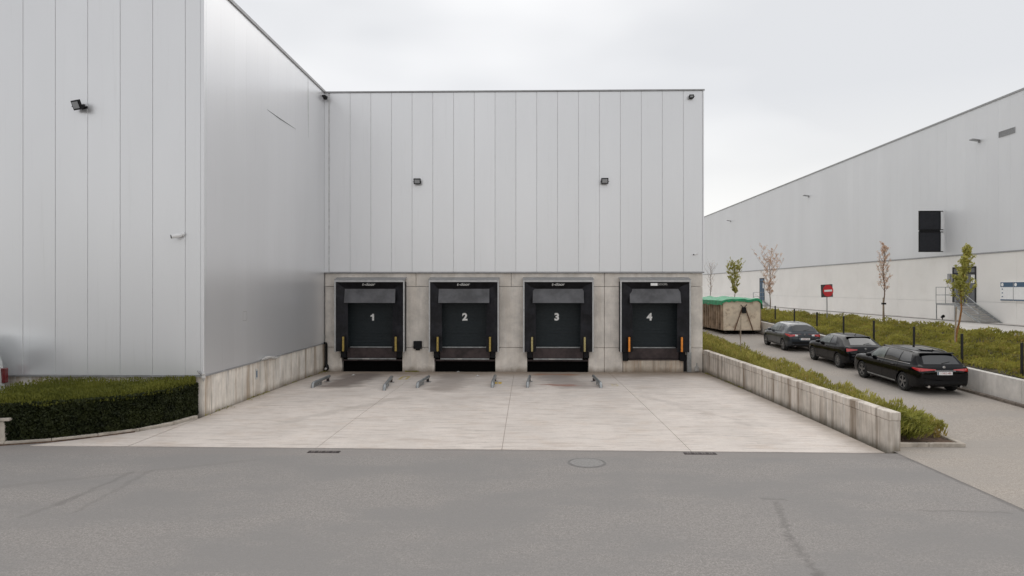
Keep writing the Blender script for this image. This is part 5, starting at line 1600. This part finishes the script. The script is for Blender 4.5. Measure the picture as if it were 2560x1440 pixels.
wagon = dict(L=4.88, W=1.86, r=0.335, wheels=(0.98, 3.88), spokes=5, sw=0.10, rimmat=M['dark_alloy'], trimmat=M['chrome'],
    plan=[(0, .80), (.06, .90), (.2, .96), (.6, .99), (1.2, 1.0), (3.6, 1.0), (4.3, .97), (4.65, .90), (4.83, .78), (4.88, .68)],
    bottom=[(0, .36), (.15, .28), (.5, .22), (4.3, .21), (4.7, .24), (4.88, .34)],
    top=[(0, .66), (.02, .86), (.06, .96), (.14, 1.02), (.32, 1.20), (.50, 1.375), (.62, 1.425), (1.2, 1.455), (2.0, 1.47), (2.7, 1.455), (3.0, 1.41), (3.35, 1.25), (3.72, 1.05), (3.85, 1.01), (4.3, .94), (4.6, .86), (4.8, .72), (4.88, .58)],
    belt=[(0, .98), (.5, .98), (2.0, .95), (3.7, .92), (4.88, .86)],
    wroof=[(0, .70), (.15, .70), (.55, .60), (.9, .60), (2.0, .62), (3.0, .60), (3.5, .68), (3.9, .74), (4.5, .70), (4.88, .55)],
    side_windows=[[(.62, 1.09), (1.32, 1.03), (1.32, 1.365), (.80, 1.345)], [(1.38, 1.025), (2.28, 1.01), (2.28, 1.39), (1.38, 1.37)], [(2.35, 1.01), (3.36, .985), (3.02, 1.30), (2.35, 1.385)]],
    seams=[(1.35, .35, 1.0), (2.32, .3, 1.0), (3.45, .35, .95)], sill=(1.45, 3.4, .27), sillmat=M['galv'], beltline=(.62, 3.4, 1.0, .965),
    handles=(1.62, 2.62), hz=.86, tail_rear=[(.30, .868), (.84, .82), (.84, .93), (.30, .892)], tail_side=[(.05, .82), (.44, .895), (.38, .925), (.05, .93)],
    mirror=3.22, mz=1.02, rear_window=[(-.62, 1.05), (.62, 1.05), (.53, 1.35), (-.53, 1.35)], windscreen=[(-.66, 1.06), (.66, 1.06), (.56, 1.36), (-.56, 1.36)],
    lower_bumper=[(-.72, .40), (.72, .40), (.74, .50), (-.74, .50)], plate_z=.76, badge_z=.965, spoiler=(.48, 1.405, .60), rails=True, sunroof=[(-.45, 1.0), (.45, 1.0), (.45, 2.1), (-.45, 2.1)],
    exhausts=(-.55, .55), plate='1-XKD-482')
hatch = dict(L=4.30, W=1.80, r=0.33, wheels=(0.76, 3.40), spokes=10, sw=0.05, rimmat=M['dark_alloy'], trimmat=M['black_plastic'],
    plan=[(0, .78), (.06, .89), (.2, .95), (.6, 1.0), (1.0, .99), (2.5, .985), (3.3, 1.0), (3.8, .96), (4.1, .86), (4.25, .74), (4.3, .64)],
    bottom=[(0, .38), (.15, .30), (.5, .22), (3.8, .21), (4.1, .25), (4.3, .35)],
    top=[(0, .62), (.03, .84), (.09, .96), (.18, 1.02), (.45, 1.20), (.72, 1.36), (.9, 1.40), (1.5, 1.43), (2.0, 1.43), (2.35, 1.39), (2.7, 1.24), (3.08, 1.04), (3.2, 1.0), (3.7, .93), (4.0, .84), (4.2, .70), (4.3, .56)],
    belt=[(0, .96), (.5, 1.0), (1.2, .96), (3.0, .90), (4.3, .84)],
    wroof=[(0, .66), (.2, .66), (.7, .55), (1.2, .57), (2.3, .57), (2.8, .66), (3.2, .72), (3.9, .66), (4.3, .5)],
    side_windows=[[(1.10, 1.06), (1.66, 1.01), (1.66, 1.335), (1.35, 1.33)], [(1.73, 1.0), (2.78, .96), (2.40, 1.27), (1.73, 1.34)]],
    seams=[(1.05, .4, 1.0), (1.70, .3, 1.0), (2.85, .35, .92)], sill=(1.2, 2.95, .27), beltline=(1.05, 2.8, .99, .94),
    handles=(1.95,), hz=.84, tail_rear=[(.36, .85), (.80, .79), (.80, .92), (.36, .885)], tail_side=[(.06, .80), (.48, .90), (.42, .94), (.06, .93)],
    mirror=2.66, mz=.99, rear_window=[(-.56, 1.05), (.56, 1.05), (.46, 1.33), (-.46, 1.33)], windscreen=[(-.62, 1.05), (.62, 1.05), (.5, 1.33), (-.5, 1.33)],
    lower_bumper=[(-.66, .42), (.66, .42), (.68, .54), (-.68, .54)], plate_z=.68, badge_z=.90, spoiler=(.70, 1.375, .54), exhausts=(-.5,), plate='1-TRB-907', strip=[(-.62, .60), (.62, .60), (.62, .635), (-.62, .635)])
hatch2 = dict(hatch)
hatch2.update(dict(r=0.32, rimmat=M['alloy'], spokes=7, sw=.07,
    top=[(0, .62), (.03, .86), (.09, .98), (.16, 1.04), (.36, 1.22), (.60, 1.40), (.8, 1.445), (1.4, 1.475), (2.0, 1.475), (2.4, 1.42), (2.75, 1.27), (3.12, 1.06), (3.22, 1.02), (3.7, .96), (4.0, .87), (4.2, .72), (4.3, .56)],
    rear_window=[(-.58, 1.07), (.58, 1.07), (.48, 1.37), (-.48, 1.37)],
    side_windows=[[(.90, 1.08), (1.48, 1.02), (1.48, 1.37), (1.15, 1.36)], [(1.55, 1.01), (2.74, .97), (2.38, 1.30), (1.55, 1.385)]], plate='1-MGF-315', strip=None, reverse=[(.36, .83), (.50, .82), (.50, .91), (.36, .90)]))
def carpos(xl, yrw, spec):
    # left flank x, y of rear axle -> centre
    yc = yrw - spec['wheels'][0] + spec['L'] / 2
    return (xl + spec['W'] / 2, yc, drive_z(yc))
car('parked_car', wagon, carpos(13.45, 24.75, wagon), R(0.6), M['paint_black'], 'black estate car with roof rails, nearest of the parked cars')
car('parked_car', hatch, carpos(13.72, 30.4, hatch), R(0.0), M['paint_black2'], 'black hatchback parked between the estate car and the grey hatchback')
car('parked_car', hatch2, carpos(13.72, 36.8, hatch2), R(-0.5), M['paint_grey'], 'slate grey hatchback, farthest parked car, just before the container')

# ------------------------------------------------------------------ white van at the left frame edge
vx = x_at(9, 20.05)
v = empty('van', (vx, 19.15, 0.0), 0, 'white delivery van at the left picture edge, only its tail in view', 'van')
M['dark_red'] = simple('dark_red_lamp', (0.16, 0.012, 0.016), 0.2, coat=0.8)
prof = [(0.0, 0.50), (0.0, 0.95), (-0.02, 1.35), (-0.05, 1.65), (-0.12, 1.95), (-0.22, 2.2), (-0.36, 2.38), (-0.6, 2.45), (-3.6, 2.45), (-4.3, 1.75), (-5.1, 1.35), (-5.3, 0.9), (-5.3, 0.45)]
vs = []
for s_ in (-0.98, 0.98):
    for (x_, z_) in prof: vs.append((x_, s_ * (1.0 if z_ < 1.5 else 1.0 - 0.13 * (z_ - 1.5)), z_))
n_ = len(prof)
MB().add(vs, [tuple(range(n_)), tuple(range(n_, 2*n_))[::-1]] + [(i, (i+1) % n_, (i+1) % n_ + n_, i + n_) for i in range(n_)]).build('body', M['paint_white'], v, bevel=0.04, seg=2)
for s_ in (-1, 1):
    MB().box(-0.14, 0.07, s_ * 0.92 - 0.09, s_ * 0.92 + 0.09, 1.05, 1.50).build('tail_lamp', M['dark_red'], v, bevel=0.02)
    for xw in (-1.0, -4.3):
        wh = empty('wheel', (xw, s_ * 0.86, 0.34), 0); wh.parent = v
        MB().lathe([(.20, -.11), (.32, -.11), (.34, -.08), (.34, .08), (.32, .11), (.20, .11), (.2, -.11)], 24, 'Y').build('tyre', M['tyre'], wh, smooth=True)
        MB().lathe([(.20, -.09), (.19, .09), (.001, .06)], 20, 'Y').build('rim', M['galv'], wh)
MB().box(0.01, 0.14, -0.92, 0.92, 0.45, 0.68).build('bumper', M['black_plastic'], v, bevel=0.03)
MB().box(0.002, 0.02, -0.7, -0.05, 1.35, 1.95).build('rear_window', M['glass'], v)
MB().box(0.002, 0.02, 0.05, 0.7, 1.35, 1.95).build('rear_window', M['glass'], v)
